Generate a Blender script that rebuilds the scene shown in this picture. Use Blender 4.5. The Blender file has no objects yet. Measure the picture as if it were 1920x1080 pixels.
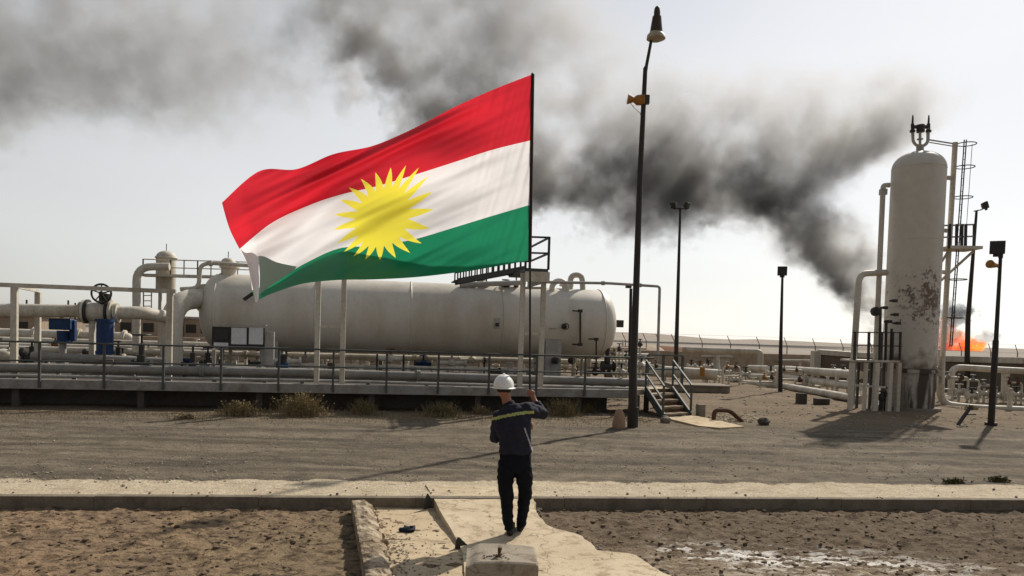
import bpy, math, random
import numpy as np
from mathutils import Vector, Matrix, noise
random.seed(7)
R = math.radians
S = bpy.context.scene
COL = S.collection
# ---------------------------------------------------------------- camera
FPX, CX, CY = 1400., 960., 675.
PITCH, ROLL = R(2.1), R(1.8)
CAM = np.array([0, 0, 2.22])
_f = np.array([0, math.cos(PITCH), -math.sin(PITCH)]); _r = np.array([1., 0, 0]); _u = np.array([0, math.sin(PITCH), math.cos(PITCH)])
cr = _r*math.cos(ROLL)+_u*math.sin(ROLL); cu = _u*math.cos(ROLL)-_r*math.sin(ROLL)
cd = bpy.data.cameras.new('camera'); cam = bpy.data.objects.new('camera', cd); COL.objects.link(cam)
M = Matrix(((cr[0], cu[0], -_f[0], 0), (cr[1], cu[1], -_f[1], 0), (cr[2], cu[2], -_f[2], CAM[2]), (0, 0, 0, 1)))
cam.matrix_world = M
cd.sensor_width = 36; cd.lens = 36*FPX/1920; cd.shift_y = (CY-540)/1920; cd.clip_end = 8000; cd.clip_start = .05
S.camera = cam
# ---------------------------------------------------------------- sun and sky
AZ, EL = R(35.5), R(39.5)
SUN = Vector((math.sin(AZ)*math.cos(EL), math.cos(AZ)*math.cos(EL), math.sin(EL)))
ld = bpy.data.lights.new('sun', 'SUN'); ld.energy = 4.95; ld.angle = R(.9); ld.color = (1, .92, .8)
sun = bpy.data.objects.new('sun', ld); COL.objects.link(sun)
sun.rotation_euler = SUN.to_track_quat('Z', 'Y').to_euler()
W = bpy.data.worlds.new('World'); S.world = W; W.use_nodes = True
def nd(nt, t, **k):
    n = nt.nodes.new(t)
    for a, b in k.items():
        if a.startswith('i_'):
            n.inputs[int(a[2:]) if a[2:].isdigit() else a[2:]].default_value = b
        else: setattr(n, a, b)
    return n
def mth(nt, op, a, b=None, c=None, clamp=False):
    n = nt.nodes.new('ShaderNodeMath'); n.operation = op; n.use_clamp = clamp
    for i, v in enumerate((a, b, c)):
        if v is None: continue
        if isinstance(v, (int, float)): n.inputs[i].default_value = v
        else: nt.links.new(v, n.inputs[i])
    return n.outputs[0]
def ramp(nt, fac, stops, interp='LINEAR'):
    n = nt.nodes.new('ShaderNodeValToRGB'); e = n.color_ramp.elements; n.color_ramp.interpolation = interp
    while len(e) < len(stops): e.new(.5)
    for el, (p, c) in zip(e, stops):
        el.position = p
        if not isinstance(c, (tuple, list)): c = (c, c, c)
        el.color = (*c[:3], 1)
    nt.links.new(fac, n.inputs[0]); return n.outputs[0]
def mix(nt, fac, a, b, mode='MIX'):
    n = nt.nodes.new('ShaderNodeMix'); n.data_type = 'RGBA'; n.blend_type = mode
    for i, v in ((0, fac), (6, a), (7, b)):
        if isinstance(v, (int, float)): n.inputs[i].default_value = v
        elif isinstance(v, tuple): n.inputs[i].default_value = (*v, 1)
        else: nt.links.new(v, n.inputs[i])
    return n.outputs[2]
def world():
    nt = W.node_tree; nt.nodes.clear(); L = nt.links.new
    sky = nd(nt, 'ShaderNodeTexSky'); sky.sky_type = 'NISHITA'; sky.sun_disc = False
    sky.sun_elevation = EL; sky.sun_rotation = AZ; sky.dust_density = .8; sky.air_density = .8
    b1 = nd(nt, 'ShaderNodeBackground'); hs = nd(nt, 'ShaderNodeHueSaturation'); hs.inputs['Saturation'].default_value = .35; L(sky.outputs[0], hs.inputs['Color']); L(hs.outputs[0], b1.inputs[0]); b1.inputs[1].default_value = .05
    tc = nd(nt, 'ShaderNodeTexCoord')
    dot = nd(nt, 'ShaderNodeVectorMath'); dot.operation = 'DOT_PRODUCT'; L(tc.outputs['Generated'], dot.inputs[0]); dot.inputs[1].default_value = SUN
    sep = nd(nt, 'ShaderNodeSeparateXYZ'); L(tc.outputs['Generated'], sep.inputs[0])
    # thin bright haze veil: brightest towards the sun, cool high up, warm by the horizon
    glow = ramp(nt, mth(nt, 'MULTIPLY_ADD', dot.outputs['Value'], .5, .5), [(0, (.10, .085, .066)), (.4, (.165, .145, .118)), (.55, (.27, .255, .235)), (.665, .50), (.74, .555), (.82, .575), (.93, .56), (1, .6)])
    el = ramp(nt, sep.outputs[2], [(0, (.895, .875, .80)), (.1, (.95, .93, .875)), (.33, (.90, .905, .92)), (.6, (.52, .57, .64)), (1, (.34, .39, .46))])
    mp = nd(nt, 'ShaderNodeMapping'); mp.inputs['Scale'].default_value = (1, 1, 2.5); L(tc.outputs['Generated'], mp.inputs[0])
    nz = nd(nt, 'ShaderNodeTexNoise'); L(mp.outputs[0], nz.inputs[0]); nz.inputs['Scale'].default_value = 2.2; nz.inputs['Detail'].default_value = 4
    cl = ramp(nt, nz.outputs[0], [(.3, .95), (.7, 1.05)])
    c = mix(nt, 1., glow, el, 'MULTIPLY'); c = mix(nt, 1., c, cl, 'MULTIPLY')
    b2 = nd(nt, 'ShaderNodeBackground'); L(c, b2.inputs[0]); b2.inputs[1].default_value = .92
    ad = nd(nt, 'ShaderNodeAddShader'); L(b1.outputs[0], ad.inputs[0]); L(b2.outputs[0], ad.inputs[1])
    o = nd(nt, 'ShaderNodeOutputWorld'); L(ad.outputs[0], o.inputs[0])
world()
S.view_settings.view_transform = 'Standard'; S.view_settings.look = 'None'; S.view_settings.exposure = 0; S.view_settings.gamma = 1
S.view_settings.use_curve_mapping = False
S.render.engine = 'CYCLES'
cy = S.cycles; cy.use_denoising = True; cy.max_bounces = 6; cy.diffuse_bounces = 3; cy.volume_bounces = 0; cy.transparent_max_bounces = 12
cy.volume_max_steps = 256; cy.volume_step_rate = 1.0; cy.caustics_reflective = False; cy.caustics_refractive = False
# ---------------------------------------------------------------- placing by sight line
def ray(x, y): return cr*(x-CX)/FPX+cu*(CY-y)/FPX+_f
def G(x, y, z=0.):
    d = ray(x, y); return CAM+d*((z-CAM[2])/d[2])
def P(x, y, Y):
    d = ray(x, y); return CAM+d*(Y/d[1])
PA = R(10.6); PN = np.array([-math.sin(PA), math.cos(PA), 0]); PT = np.array([math.cos(PA), math.sin(PA), 0])
F0 = 20.23
def PL(x, y, row):
    d = ray(x, y); return CAM+d*(row/(d@PN))
def proj(q):
    v = np.array(q)-CAM; w = v@_f; return CX+FPX*(v@cr)/w, CY-FPX*(v@cu)/w
def zat(X, Y, py):
    a = proj((X, Y, 0))[1]; b = proj((X, Y, 1))[1]; return (py-a)/(b-a)
# ---------------------------------------------------------------- mesh builder
def nrm(v): v = np.array(v, float); l = np.linalg.norm(v); return v/l if l > 1e-9 else v
def fillet(pts, r, n=6):
    pts = [np.array(p, float) for p in pts]; out = [pts[0]]
    for i in range(1, len(pts)-1):
        a, b, c = pts[i-1], pts[i], pts[i+1]; d1, d2 = nrm(a-b), nrm(c-b)
        rr = min(r, np.linalg.norm(a-b)*.49, np.linalg.norm(c-b)*.49)
        p, q = b+d1*rr, b+d2*rr
        for k in range(n+1):
            t = k/n; out.append(p*(1-t)**2+b*2*t*(1-t)+q*t*t)
    out.append(pts[-1]); return out
class MB:
    def __init__(s): s.v = []; s.f = []
    def add(s, v, f):
        o = len(s.v); s.v += [tuple(float(t) for t in p) for p in v]; s.f += [tuple(i+o for i in q) for q in f]; return s
    def box(s, c, size, rz=0, ax=None):
        c = np.array(c, float); h = np.array(size, float)/2
        if ax is None: ax = [np.array([math.cos(rz), math.sin(rz), 0]), np.array([-math.sin(rz), math.cos(rz), 0]), np.array([0, 0, 1.])]
        v = [c+ax[0]*h[0]*i+ax[1]*h[1]*j+ax[2]*h[2]*k for i in (-1, 1) for j in (-1, 1) for k in (-1, 1)]
        return s.add(v, [(0, 1, 3, 2), (4, 6, 7, 5), (0, 4, 5, 1), (2, 3, 7, 6), (0, 2, 6, 4), (1, 5, 7, 3)])
    def bar(s, a, b, w, h=None):
        a, b = np.array(a, float), np.array(b, float); h = h or w; t = nrm(b-a)
        up = np.array([0, 0, 1.]) if abs(t[2]) < .9 else PN
        sd = nrm(np.cross(t, up)); up = np.cross(sd, t)
        return s.box((a+b)/2, (np.linalg.norm(b-a), w, h), ax=[t, sd, up])
    def tube(s, path, rad, n=10, cap=True, side=None):
        path = [np.array(p, float) for p in path]; m = len(path)
        if not hasattr(rad, '__len__'): rad = [rad]*m
        t0 = nrm(path[1]-path[0])
        sd = np.array(side, float) if side is not None else (np.array([1., 0, 0]) if abs(t0[0]) < .8 else np.array([0, 1., 0]))
        V = []; 
        for i, p in enumerate(path):
            t = nrm(path[min(i+1, m-1)]-path[max(i-1, 0)])
            sd = nrm(sd-t*(sd@t)); up = np.cross(t, sd)
            ra = rad[i] if hasattr(rad[i], '__len__') else (rad[i], rad[i])
            for k in range(n):
                a = 2*math.pi*k/n; V.append(p+sd*math.cos(a)*ra[0]+up*math.sin(a)*ra[1])
        Fc = [(i*n+k, i*n+(k+1) % n, (i+1)*n+(k+1) % n, (i+1)*n+k) for i in range(m-1) for k in range(n)]
        if cap: Fc += [tuple(range(n))[::-1], tuple(range((m-1)*n, m*n))]
        return s.add(V, Fc)
    def cyl(s, a, b, r, n=12): return s.tube([a, b], r, n)
    def prism(s, poly, z0, z1):
        n = len(poly); z0 = z0 if hasattr(z0, '__len__') else [z0]*n; z1 = z1 if hasattr(z1, '__len__') else [z1]*n
        V = [(p[0], p[1], z) for p, z in zip(poly, z0)]+[(p[0], p[1], z) for p, z in zip(poly, z1)]
        return s.add(V, [tuple(range(n))[::-1], tuple(range(n, 2*n))]+[(i, (i+1) % n, n+(i+1) % n, n+i) for i in range(n)])
    def torus(s, c, axis, R_, r, n=20, m=6):
        axis = nrm(axis); sd = nrm(np.cross(axis, [0, 0, 1.] if abs(axis[2]) < .9 else [1., 0, 0])); up = np.cross(axis, sd); c = np.array(c, float); V = []
        for i in range(n):
            a = 2*math.pi*i/n; d = sd*math.cos(a)+up*math.sin(a)
            for j in range(m):
                b = 2*math.pi*j/m; V.append(c+d*(R_+r*math.cos(b))+axis*r*math.sin(b))
        return s.add(V, [(i*m+j, ((i+1) % n)*m+j, ((i+1) % n)*m+(j+1) % m, i*m+(j+1) % m) for i in range(n) for j in range(m)])
    def blob(s, c, r, jit=.25, n=6, m=5, seed=0):
        rnd = random.Random(seed); r = np.array(r if hasattr(r, '__len__') else (r, r, r), float); c = np.array(c, float)
        V = [c+np.array([0, 0, -r[2]])]
        for j in range(1, m):
            th = math.pi*j/m-math.pi/2
            for i in range(n):
                a = 2*math.pi*(i+.5*(j % 2))/n; k = 1+rnd.uniform(-jit, jit)
                V.append(c+r*np.array([math.cos(a)*math.cos(th), math.sin(a)*math.cos(th), math.sin(th)])*k)
        V.append(c+np.array([0, 0, r[2]])); Fc = [(0, 1+(i+1) % n, 1+i) for i in range(n)]
        for j in range(m-2):
            for i in range(n): a = 1+j*n; Fc.append((a+i, a+(i+1) % n, a+n+(i+1) % n, a+n+i))
        l = len(V)-1; a = 1+(m-2)*n; Fc += [(a+i, a+(i+1) % n, l) for i in range(n)]
        return s.add(V, Fc)
    def build(s, name, mt, parent=None, smooth=True, ang=35, bev=0):
        me = bpy.data.meshes.new(name); o = bpy.data.objects.new(name, me); COL.objects.link(o)
        off = ORG.get(parent.name, np.zeros(3)) if parent else np.zeros(3)
        v = np.array(s.v)-off; me.from_pydata(v.tolist(), [], s.f); me.materials.append(mt)
        if smooth:
            me.shade_smooth(); me.set_sharp_from_angle(angle=R(ang))
        if bev:
            b = o.modifiers.new('bevel', 'BEVEL'); b.width = bev; b.segments = 2; b.limit_method = 'ANGLE'
        if parent:
            o.parent = parent; ORG[o.name] = off
        return o
ORG = {}
def thing(name, label, cat, loc, group=None):
    o = bpy.data.objects.new(name, None); COL.objects.link(o); o.location = [float(t) for t in loc]; o.empty_display_size = .2
    ORG[o.name] = np.array(loc, float); return tag(o, label, cat, group)
def tag(o, label=None, cat=None, group=None, kind=None):
    for k, v in (('label', label), ('category', cat), ('group', group), ('kind', kind)):
        if v: o[k] = v
    return o
# ---------------------------------------------------------------- materials
def new_mat(name):
    m = bpy.data.materials.new(name); m.use_nodes = True; nt = m.node_tree; b = nt.nodes['Principled BSDF']; return m, nt, b
def paint(name, col, dirt=None, amt=.5, scale=3., rough=.6, metal=0, bump=.15, streak=False, spec=.3, coords='Object', grain=.35):
    m, nt, b = new_mat(name); L = nt.links.new
    tc = nd(nt, 'ShaderNodeTexCoord'); co = tc.outputs[coords]
    n1 = nd(nt, 'ShaderNodeTexNoise'); n1.inputs['Scale'].default_value = scale; n1.inputs['Detail'].default_value = 7; n1.inputs['Roughness'].default_value = .65
    if streak:
        mp = nd(nt, 'ShaderNodeMapping'); mp.inputs['Scale'].default_value = (1, 1, .16); L(co, mp.inputs[0]); L(mp.outputs[0], n1.inputs[0])
    else: L(co, n1.inputs[0])
    dirt = dirt or tuple(c*.5 for c in col)
    f = ramp(nt, n1.outputs[0], [(.42, 0), (.72, amt)])
    c = mix(nt, f, col, dirt)
    n2 = nd(nt, 'ShaderNodeTexNoise'); n2.inputs['Scale'].default_value = scale*9; n2.inputs['Detail'].default_value = 4; L(co, n2.inputs[0])
    c = mix(nt, grain, c, ramp(nt, n2.outputs[0], [(.3, .55), (.7, 1.4)]), 'MULTIPLY')
    L(c, b.inputs['Base Color']); b.inputs['Metallic'].default_value = metal; b.inputs['Specular IOR Level'].default_value = spec
    L(mth(nt, 'MULTIPLY_ADD', n2.outputs[0], .3, rough-.15), b.inputs['Roughness'])
    bp = nd(nt, 'ShaderNodeBump'); bp.inputs['Strength'].default_value = bump; bp.inputs['Distance'].default_value = .01; L(n2.outputs[0], bp.inputs['Height']); L(bp.outputs[0], b.inputs['Normal'])
    return m
WHITE = paint('dusty_white_paint', (.56, .52, .44), (.24, .185, .125), .7, 1.6, streak=True)
TANKM = paint('tank_paint', (.61, .57, .495), (.40, .335, .25), .7, 1.1, .5, streak=True, bump=.03, grain=.1)
GREY = paint('grey_paint', (.38, .365, .335), (.15, .12, .1), .6, 3)
BEAMM = paint('beam_paint', (.29, .285, .27), (.13, .09, .06), .75, 2.6)
LAGM = paint('pipe_grey_dusty', (.24, .23, .21), (.13, .11, .09), .6, 3)
DARKM = paint('dark_steel', (.035, .035, .033), (.07, .05, .035), .5, 6, .6)
RAILM = paint('rail_paint', (.075, .085, .08), (.05, .035, .025), .6, 5, .6)
POLEM = paint('pole_paint', (.032, .028, .024), (.05, .03, .018), .6, 4, .65)
TEAL = paint('teal_paint', (.075, .095, .095), (.07, .06, .05), .5, 5)
BLUE = paint('blue_paint', (.008, .038, .12), (.008, .015, .04), .5, 6, .5)
RUST = paint('rusty_steel', (.11, .055, .028), (.05, .025, .015), .7, 12, .85, bump=.5)
ORNG = paint('orange_brown_paint', (.36, .17, .03), (.12, .06, .02), .7, 10, .6)
BEIGE = paint('beige_plastic', (.42, .36, .27), (.2, .16, .1), .6, 8, .5)
BOARD = paint('notice_board_black', (.03, .032, .034), None, .3, 5, .5)
PAPER = paint('white_board', (.62, .63, .66), (.4, .4, .4), .3, 4, .5)
CONC = paint('concrete_light', (.47, .40, .30), (.26, .19, .12), .75, 2.2, .9, bump=.6, spec=.1, coords='Object')
CONCG = paint('concrete_grey', (.25, .215, .175), (.14, .11, .085), .7, 3, .9, bump=.7, spec=.1)
CONCD = paint('concrete_dark', (.10, .09, .08), (.05, .04, .035), .6, 2, .9, bump=.5, spec=.1)
BROWNW = paint('brown_wall', (.16, .135, .105), (.09, .07, .055), .6, .7, .9, spec=.1, streak=True)
TANW = paint('tan_wall', (.36, .28, .21), (.26, .2, .15), .5, .4, .9, spec=.1)
REDS = paint('red_soil', (.17, .085, .055), (.11, .07, .05), .6, .5, .95, spec=.05)
GLASS = paint('lamp_lens', (.03, .03, .032), None, .3, 5, .25)
RAG = paint('navy_cloth', (.012, .02, .035), None, .3, 20, .8)
# ---------------------------------------------------------------- ground
KA = R(7.1); KN = np.array([-math.sin(KA), math.cos(KA), 0]); KT = np.array([math.cos(KA), math.sin(KA), 0])
K0 = float(KN@G(800, 934))
def kp(a, row, z=0): return KT*a+KN*row+np.array([0, 0, z])
def ground_mat():
    m, nt, b = new_mat('gravel_and_dirt'); L = nt.links.new
    g = nd(nt, 'ShaderNodeNewGeometry'); pos = g.outputs['Position']
    def dot(n):
        d = nd(nt, 'ShaderNodeVectorMath'); d.operation = 'DOT_PRODUCT'; L(pos, d.inputs[0]); d.inputs[1].default_value = tuple(n); return d.outputs['Value']
    def noi(sc, det=6, rough=.6, stretch=None):
        n = nd(nt, 'ShaderNodeTexNoise'); n.inputs['Scale'].default_value = sc; n.inputs['Detail'].default_value = det; n.inputs['Roughness'].default_value = rough
        if stretch:
            mp = nd(nt, 'ShaderNodeMapping'); mp.inputs['Rotation'].default_value = (0, 0, -KA); mp.inputs['Scale'].default_value = stretch; L(pos, mp.inputs[0]); L(mp.outputs[0], n.inputs[0])
        else: L(pos, n.inputs[0])
        return n.outputs[0]
    row = dot(KN); n_big = noi(.5, 6); n_mid = noi(2.4, 8, .7); n_fine = noi(28, 6, .75); n_st = noi(1.1, 7, .62, (.22, 1.6, 1)); n_g = noi(11, 5, .8)
    # gravel road
    gravel = mix(nt, ramp(nt, n_st, [(.40, 0), (.60, 1)]), (.098, .082, .060), (.205, .168, .122))
    gravel = mix(nt, ramp(nt, n_mid, [(.46, 0), (.62, .65)]), gravel, (.075, .064, .052))
    tk = None
    for r0_, w_ in ((2.35, .32), (4.05, .36), (5.2, .3), (7.0, .4)):
        q_ = mth(nt, 'ABSOLUTE', mth(nt, 'SUBTRACT', mth(nt, 'ADD', mth(nt, 'SUBTRACT', row, K0+r0_), mth(nt, 'MULTIPLY_ADD', n_big, 1.9, mth(nt, 'MULTIPLY_ADD', n_mid, .5, -1.2))), 0))
        e_ = ramp(nt, mth(nt, 'DIVIDE', q_, w_), [(.1, 1), (1, 0)]); tk = e_ if tk is None else mth(nt, 'MAXIMUM', tk, e_)
    gravel = mix(nt, mth(nt, 'MULTIPLY', tk, ramp(nt, n_st, [(.4, .05), (.65, .6)])), gravel, (.195, .162, .122))
    gravel = mix(nt, ramp(nt, noi(.33, 5, .7, (.5, 1.3, 1)), [(.55, 0), (.7, .55)]), gravel, (.07, .06, .048))
    dirt = mix(nt, ramp(nt, n_big, [(.35, 0), (.65, 1)]), (.145, .108, .07), (.195, .148, .10))
    dirt = mix(nt, ramp(nt, n_st, [(.5, 0), (.7, .6)]), dirt, (.10, .075, .055))
    far = mix(nt, ramp(nt, noi(.02, 5), [(.35, 0), (.65, 1)]), (.24, .21, .175), (.31, .27, .23))  # pale distant ground, haze put into its colour
    w = mth(nt, 'MULTIPLY_ADD', n_mid, 2.4, -1.2)
    roww = mth(nt, 'ADD', row, w)
    c = mix(nt, ramp(nt, mth(nt, 'DIVIDE', roww, 40), [(.43, 0), (.50, 1)]), gravel, dirt)
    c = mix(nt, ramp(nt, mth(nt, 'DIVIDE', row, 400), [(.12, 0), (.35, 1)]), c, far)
    # darker fine chippings in the lane next to the sandy verge
    dk = mth(nt, 'MULTIPLY', ramp(nt, mth(nt, 'MULTIPLY_ADD', n_mid, .9, mth(nt, 'SUBTRACT', row, K0+1.1)), [(.4, 0), (.5, 1)]),
             ramp(nt, mth(nt, 'SUBTRACT', row, K0+1.1), [(.9, 1), (1., .35)]))
    # sandy concrete verge behind the kerb, ragged edge
    v = mth(nt, 'ADD', mth(nt, 'SUBTRACT', row, K0+1.12), mth(nt, 'MULTIPLY_ADD', n_mid, .5, -.25))
    v = mth(nt, 'ADD', v, mth(nt, 'MULTIPLY_ADD', n_fine, .24, -.12))
    vm = ramp(nt, mth(nt, 'MULTIPLY_ADD', v, 1, .5), [(.47, 1), (.52, 0)])
    sand = mix(nt, ramp(nt, n_mid, [(.4, 0), (.7, .8)]), (.52, .44, .32), (.37, .295, .205))
    sand = mix(nt, ramp(nt, noi(5, 8, .7, (.4, 2, 1)), [(.56, 0), (.66, .7)]), sand, (.16, .125, .09))
    c = mix(nt, vm, c, sand)
    c = mix(nt, .75, c, ramp(nt, n_fine, [(.3, .45), (.5, 1.), (.72, 1.7)]), 'MULTIPLY')
    c = mix(nt, .35, c, ramp(nt, n_g, [(.35, .5), (.7, 1.5)]), 'MULTIPLY')
    L(c, b.inputs['Base Color']); b.inputs['Roughness'].default_value = .95; b.inputs['Specular IOR Level'].default_value = .1
    bp = nd(nt, 'ShaderNodeBump'); bp.inputs['Strength'].default_value = .8; bp.inputs['Distance'].default_value = .03
    L(mth(nt, 'ADD', n_fine, n_g), bp.inputs['Height']); L(bp.outputs[0], b.inputs['Normal'])
    return m
GM = ground_mat()
def soil_mat():
    m, nt, b = new_mat('field_soil'); L = nt.links.new
    g = nd(nt, 'ShaderNodeNewGeometry'); pos = g.outputs['Position']
    def noi(sc, det=6, rough=.6, st=None):
        n = nd(nt, 'ShaderNodeTexNoise'); n.inputs['Scale'].default_value = sc; n.inputs['Detail'].default_value = det; n.inputs['Roughness'].default_value = rough
        if st:
            mp = nd(nt, 'ShaderNodeMapping'); mp.inputs['Scale'].default_value = st; L(pos, mp.inputs[0]); L(mp.outputs[0], n.inputs[0])
        else: L(pos, n.inputs[0])
        return n.outputs[0]
    sep = nd(nt, 'ShaderNodeSeparateXYZ'); L(pos, sep.inputs[0]); X, Y = sep.outputs[0], sep.outputs[1]
    n1 = noi(1.2); n2 = noi(7, 6, .7, (.75, 1.3, 1)); n3 = noi(45, 5, .75)
    tone = ramp(nt, mth(nt, 'MULTIPLY_ADD', X, .08, .5), [(.1, (.27, .185, .115)), (.4, (.225, .172, .105)), (.55, (.135, .103, .07)), (.9, (.12, .092, .064))])
    c = mix(nt, ramp(nt, n1, [(.35, 0), (.65, .6)]), tone, (.17, .125, .085))
    c = mix(nt, ramp(nt, n2, [(.47, 0), (.58, .85)]), c, (.065, .045, .03))
    # white salt crust on the right-hand field
    n4 = noi(.9, 8, .72, (1, 2.2, 1)); n5 = noi(5, 8, .7, (.6, 2, 1))
    near = ramp(nt, mth(nt, 'MULTIPLY_ADD', X, -.22, Y), [(0, 1), (1, 1)])
    d = mth(nt, 'SUBTRACT', mth(nt, 'MULTIPLY_ADD', X, -.10, 8.75), Y)
    zone = mth(nt, 'MULTIPLY', mth(nt, 'SUBTRACT', 1, mth(nt, 'ABSOLUTE', mth(nt, 'MULTIPLY', mth(nt, 'SUBTRACT', d, .45), 1.4)), clamp=True), ramp(nt, mth(nt, 'MULTIPLY', X, .2), [(.3, 0), (.37, 1), (.8, 1), (.95, .4)]))
    fl = ramp(nt, d, [(.1, 0), (.8, .8)])
    c = mix(nt, mth(nt, 'MULTIPLY', fl, mth(nt, 'MULTIPLY', ramp(nt, n5, [(.38, 0), (.55, 1)]), ramp(nt, mth(nt, 'MULTIPLY', X, .2), [(.2, 0), (.3, 1)]))), c, (.33, .265, .19))
    crust = mth(nt, 'MULTIPLY', zone, ramp(nt, mth(nt, 'MULTIPLY_ADD', n5, .55, mth(nt, 'MULTIPLY', n4, .5)), [(.525, 0), (.56, 1)]))
    c = mix(nt, crust, c, (.72, .69, .64))
    c = mix(nt, .6, c, ramp(nt, n3, [(.3, .5), (.7, 1.6)]), 'MULTIPLY')
    L(c, b.inputs['Base Color']); b.inputs['Roughness'].default_value = .95; b.inputs['Specular IOR Level'].default_value = .08
    bp = nd(nt, 'ShaderNodeBump'); bp.inputs['Strength'].default_value = .8; bp.inputs['Distance'].default_value = .02; L(mth(nt, 'ADD', n3, n2), bp.inputs['Height']); L(bp.outputs[0], b.inputs['Normal'])
    return m
SM = soil_mat()
ZF = -.15
def grid(fn, us, vs):
    V = [fn(u, v) for v in vs for u in us]; n = len(us)
    return V, [(j*n+i, j*n+i+1, (j+1)*n+i+1, (j+1)*n+i) for j in range(len(vs)-1) for i in range(n-1)]
def frange(a, b, s): return list(np.arange(a, b+s*.5, s))
def grade(q): return 0.
def gz(a, row):
    p = kp(a, row); k = min(1, max(0, (row-K0-.2)/.6)); kk = 1 if row < 60 else 0
    z = k*kk*(.03*noise.noise(Vector((p[0]*.5, p[1]*.5, 0)))+.022*noise.noise(Vector((p[0]*2.2, p[1]*2.2, 3)))+.014*noise.noise(Vector((p[0]*7, p[1]*7, 5))))
    if row < K0+9: z -= sum(.026*math.exp(-((row-K0-r0_+.45*noise.noise(Vector((a*.09, r0_, 0))))/.16)**2) for r0_ in (2.35, 4.05, 5.2, 7.0))
    return (p[0], p[1], z)
us = [-3000, -1200, -400, -150, -60, -40, -30, -24]+frange(-20, 24, .16)+[30, 40, 60, 150, 400, 1200, 3000]
vs = [K0+.13, K0+.2, K0+.35]+frange(K0+.5, K0+13, .1)+frange(K0+13.3, 40, .5)+[44, 50, 58, 70, 100, 160, 300, 700, 1500, 4500]
V, Fc = grid(gz, us, vs); b = MB(); b.v = V; b.f = Fc
tag(b.build('ground', GM, ang=180), kind='structure')
# kerb
b = MB()
for i in range(-30, 34, 2):
    a0, a1 = i, i+2
    j = random.uniform(-.003, .004)
    q = [kp(a0, K0+j), kp(a1, K0+j), kp(a1, K0+.13), kp(a0, K0+.13)]
    b.prism(q, ZF-.1, .006+j)
tag(b.build('kerb', paint('kerb_concrete', (.20, .17, .13), (.10, .08, .06), .8, 4, .9, bump=.6, spec=.1), smooth=False, bev=.01), kind='structure')
# lower fields, one sheet
def fz(x, y):
    z = ZF+.022*noise.noise(Vector((x*2.2, y*2.6, 1)))+.055*max(0, noise.noise(Vector((x*5, y*7, 2))))+.028*noise.noise(Vector((x*13, y*18, 4)))
    return (x, y, z)
us = [-60, -30, -16, -11]+frange(-9, 10.5, .045)+[13, 18, 30, 60]
vs = [-40, -15, 0, 3, 5]+frange(5.8, 11.4, .045)
def fz2(x, y):
    ym = KN; lim = (K0+.06-KN[0]*x)/KN[1]; return fz(x, min(y, lim))
V, Fc = grid(fz2, us, vs); b = MB(); b.v = V; b.f = Fc
tag(b.build('field', SM, ang=180), kind='structure')
# loose stones and clods
def scatter(name, n, fn, size, mt, seed, flat=.6):
    rnd = random.Random(seed); b = MB(); 
    base = MB().blob((0, 0, 0), 1, .25, 5, 4, 3); bv = np.array(base.v); 
    V = []; Fs = []; o = 0; bf = np.array([f if len(f) == 4 else (*f, f[2]) for f in base.f])
    for i in range(n):
        p = fn(rnd)
        if p is None: continue
        s = size[0]*(size[1]/size[0])**(rnd.random()**2.2); a = rnd.random()*6.28; c_, s_ = math.cos(a), math.sin(a)
        q = bv*np.array([s*rnd.uniform(.7, 1.5), s*rnd.uniform(.7, 1.2), s*rnd.uniform(.4, 1)*flat])
        q = np.stack([q[:, 0]*c_-q[:, 1]*s_, q[:, 0]*s_+q[:, 1]*c_, q[:, 2]], 1)+np.array(p)
        V.append(q); Fs += [tuple(int(t)+o for t in f) for f in base.f]; o += len(bv)
    b.v = [tuple(t) for t in np.concatenate(V).tolist()]; b.f = Fs
    return tag(b.build(name, mt, smooth=False), kind='stuff')
STONE = paint('gravel_stone', (.33, .29, .235), (.18, .155, .125), .9, 1.7, .9, bump=.3, spec=.1)
CLOD = paint('soil_clod', (.15, .11, .075), (.09, .065, .045), .7, 3, .95, spec=.05)
def f_road(r):
    row = K0+.9+(r.random()**1.4)*9; Y = row; a = r.uniform(-.76, .76)*Y; p = kp(a, row); return (p[0], p[1], 0)
tag(scatter('gravel', 9000, f_road, (.006, .024), STONE, 3), 'scattered small grey stones lying over the gravel road', 'gravel')
def f_field(r):
    y = r.uniform(6.3, 10.5); x = r.uniform(-.78, .78)*y; 
    if KN[0]*x+KN[1]*y > K0-.02: return None
    if -2.05 < x < .6+max(0, (8.2-y)*.8): return None
    return fz(x, y)
tag(scatter('clods', 5500, f_field, (.008, .042), CLOD, 5), 'crumbly brown soil clods scattered over the two sunken fields', 'soil')
def f_right(r):
    y = r.uniform(20, 34); x = r.uniform(.1, .75)*y; return (x, y, 0)
tag(scatter('rubble', 1800, f_right, (.015, .07), STONE, 9), 'small stones strewn on dirt round the pipes and tower', 'rubble')
# ---------------------------------------------------------------- concrete works in the foreground
def gx(x, y, z): p = G(x, y, z); return (p[0], p[1])
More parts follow.
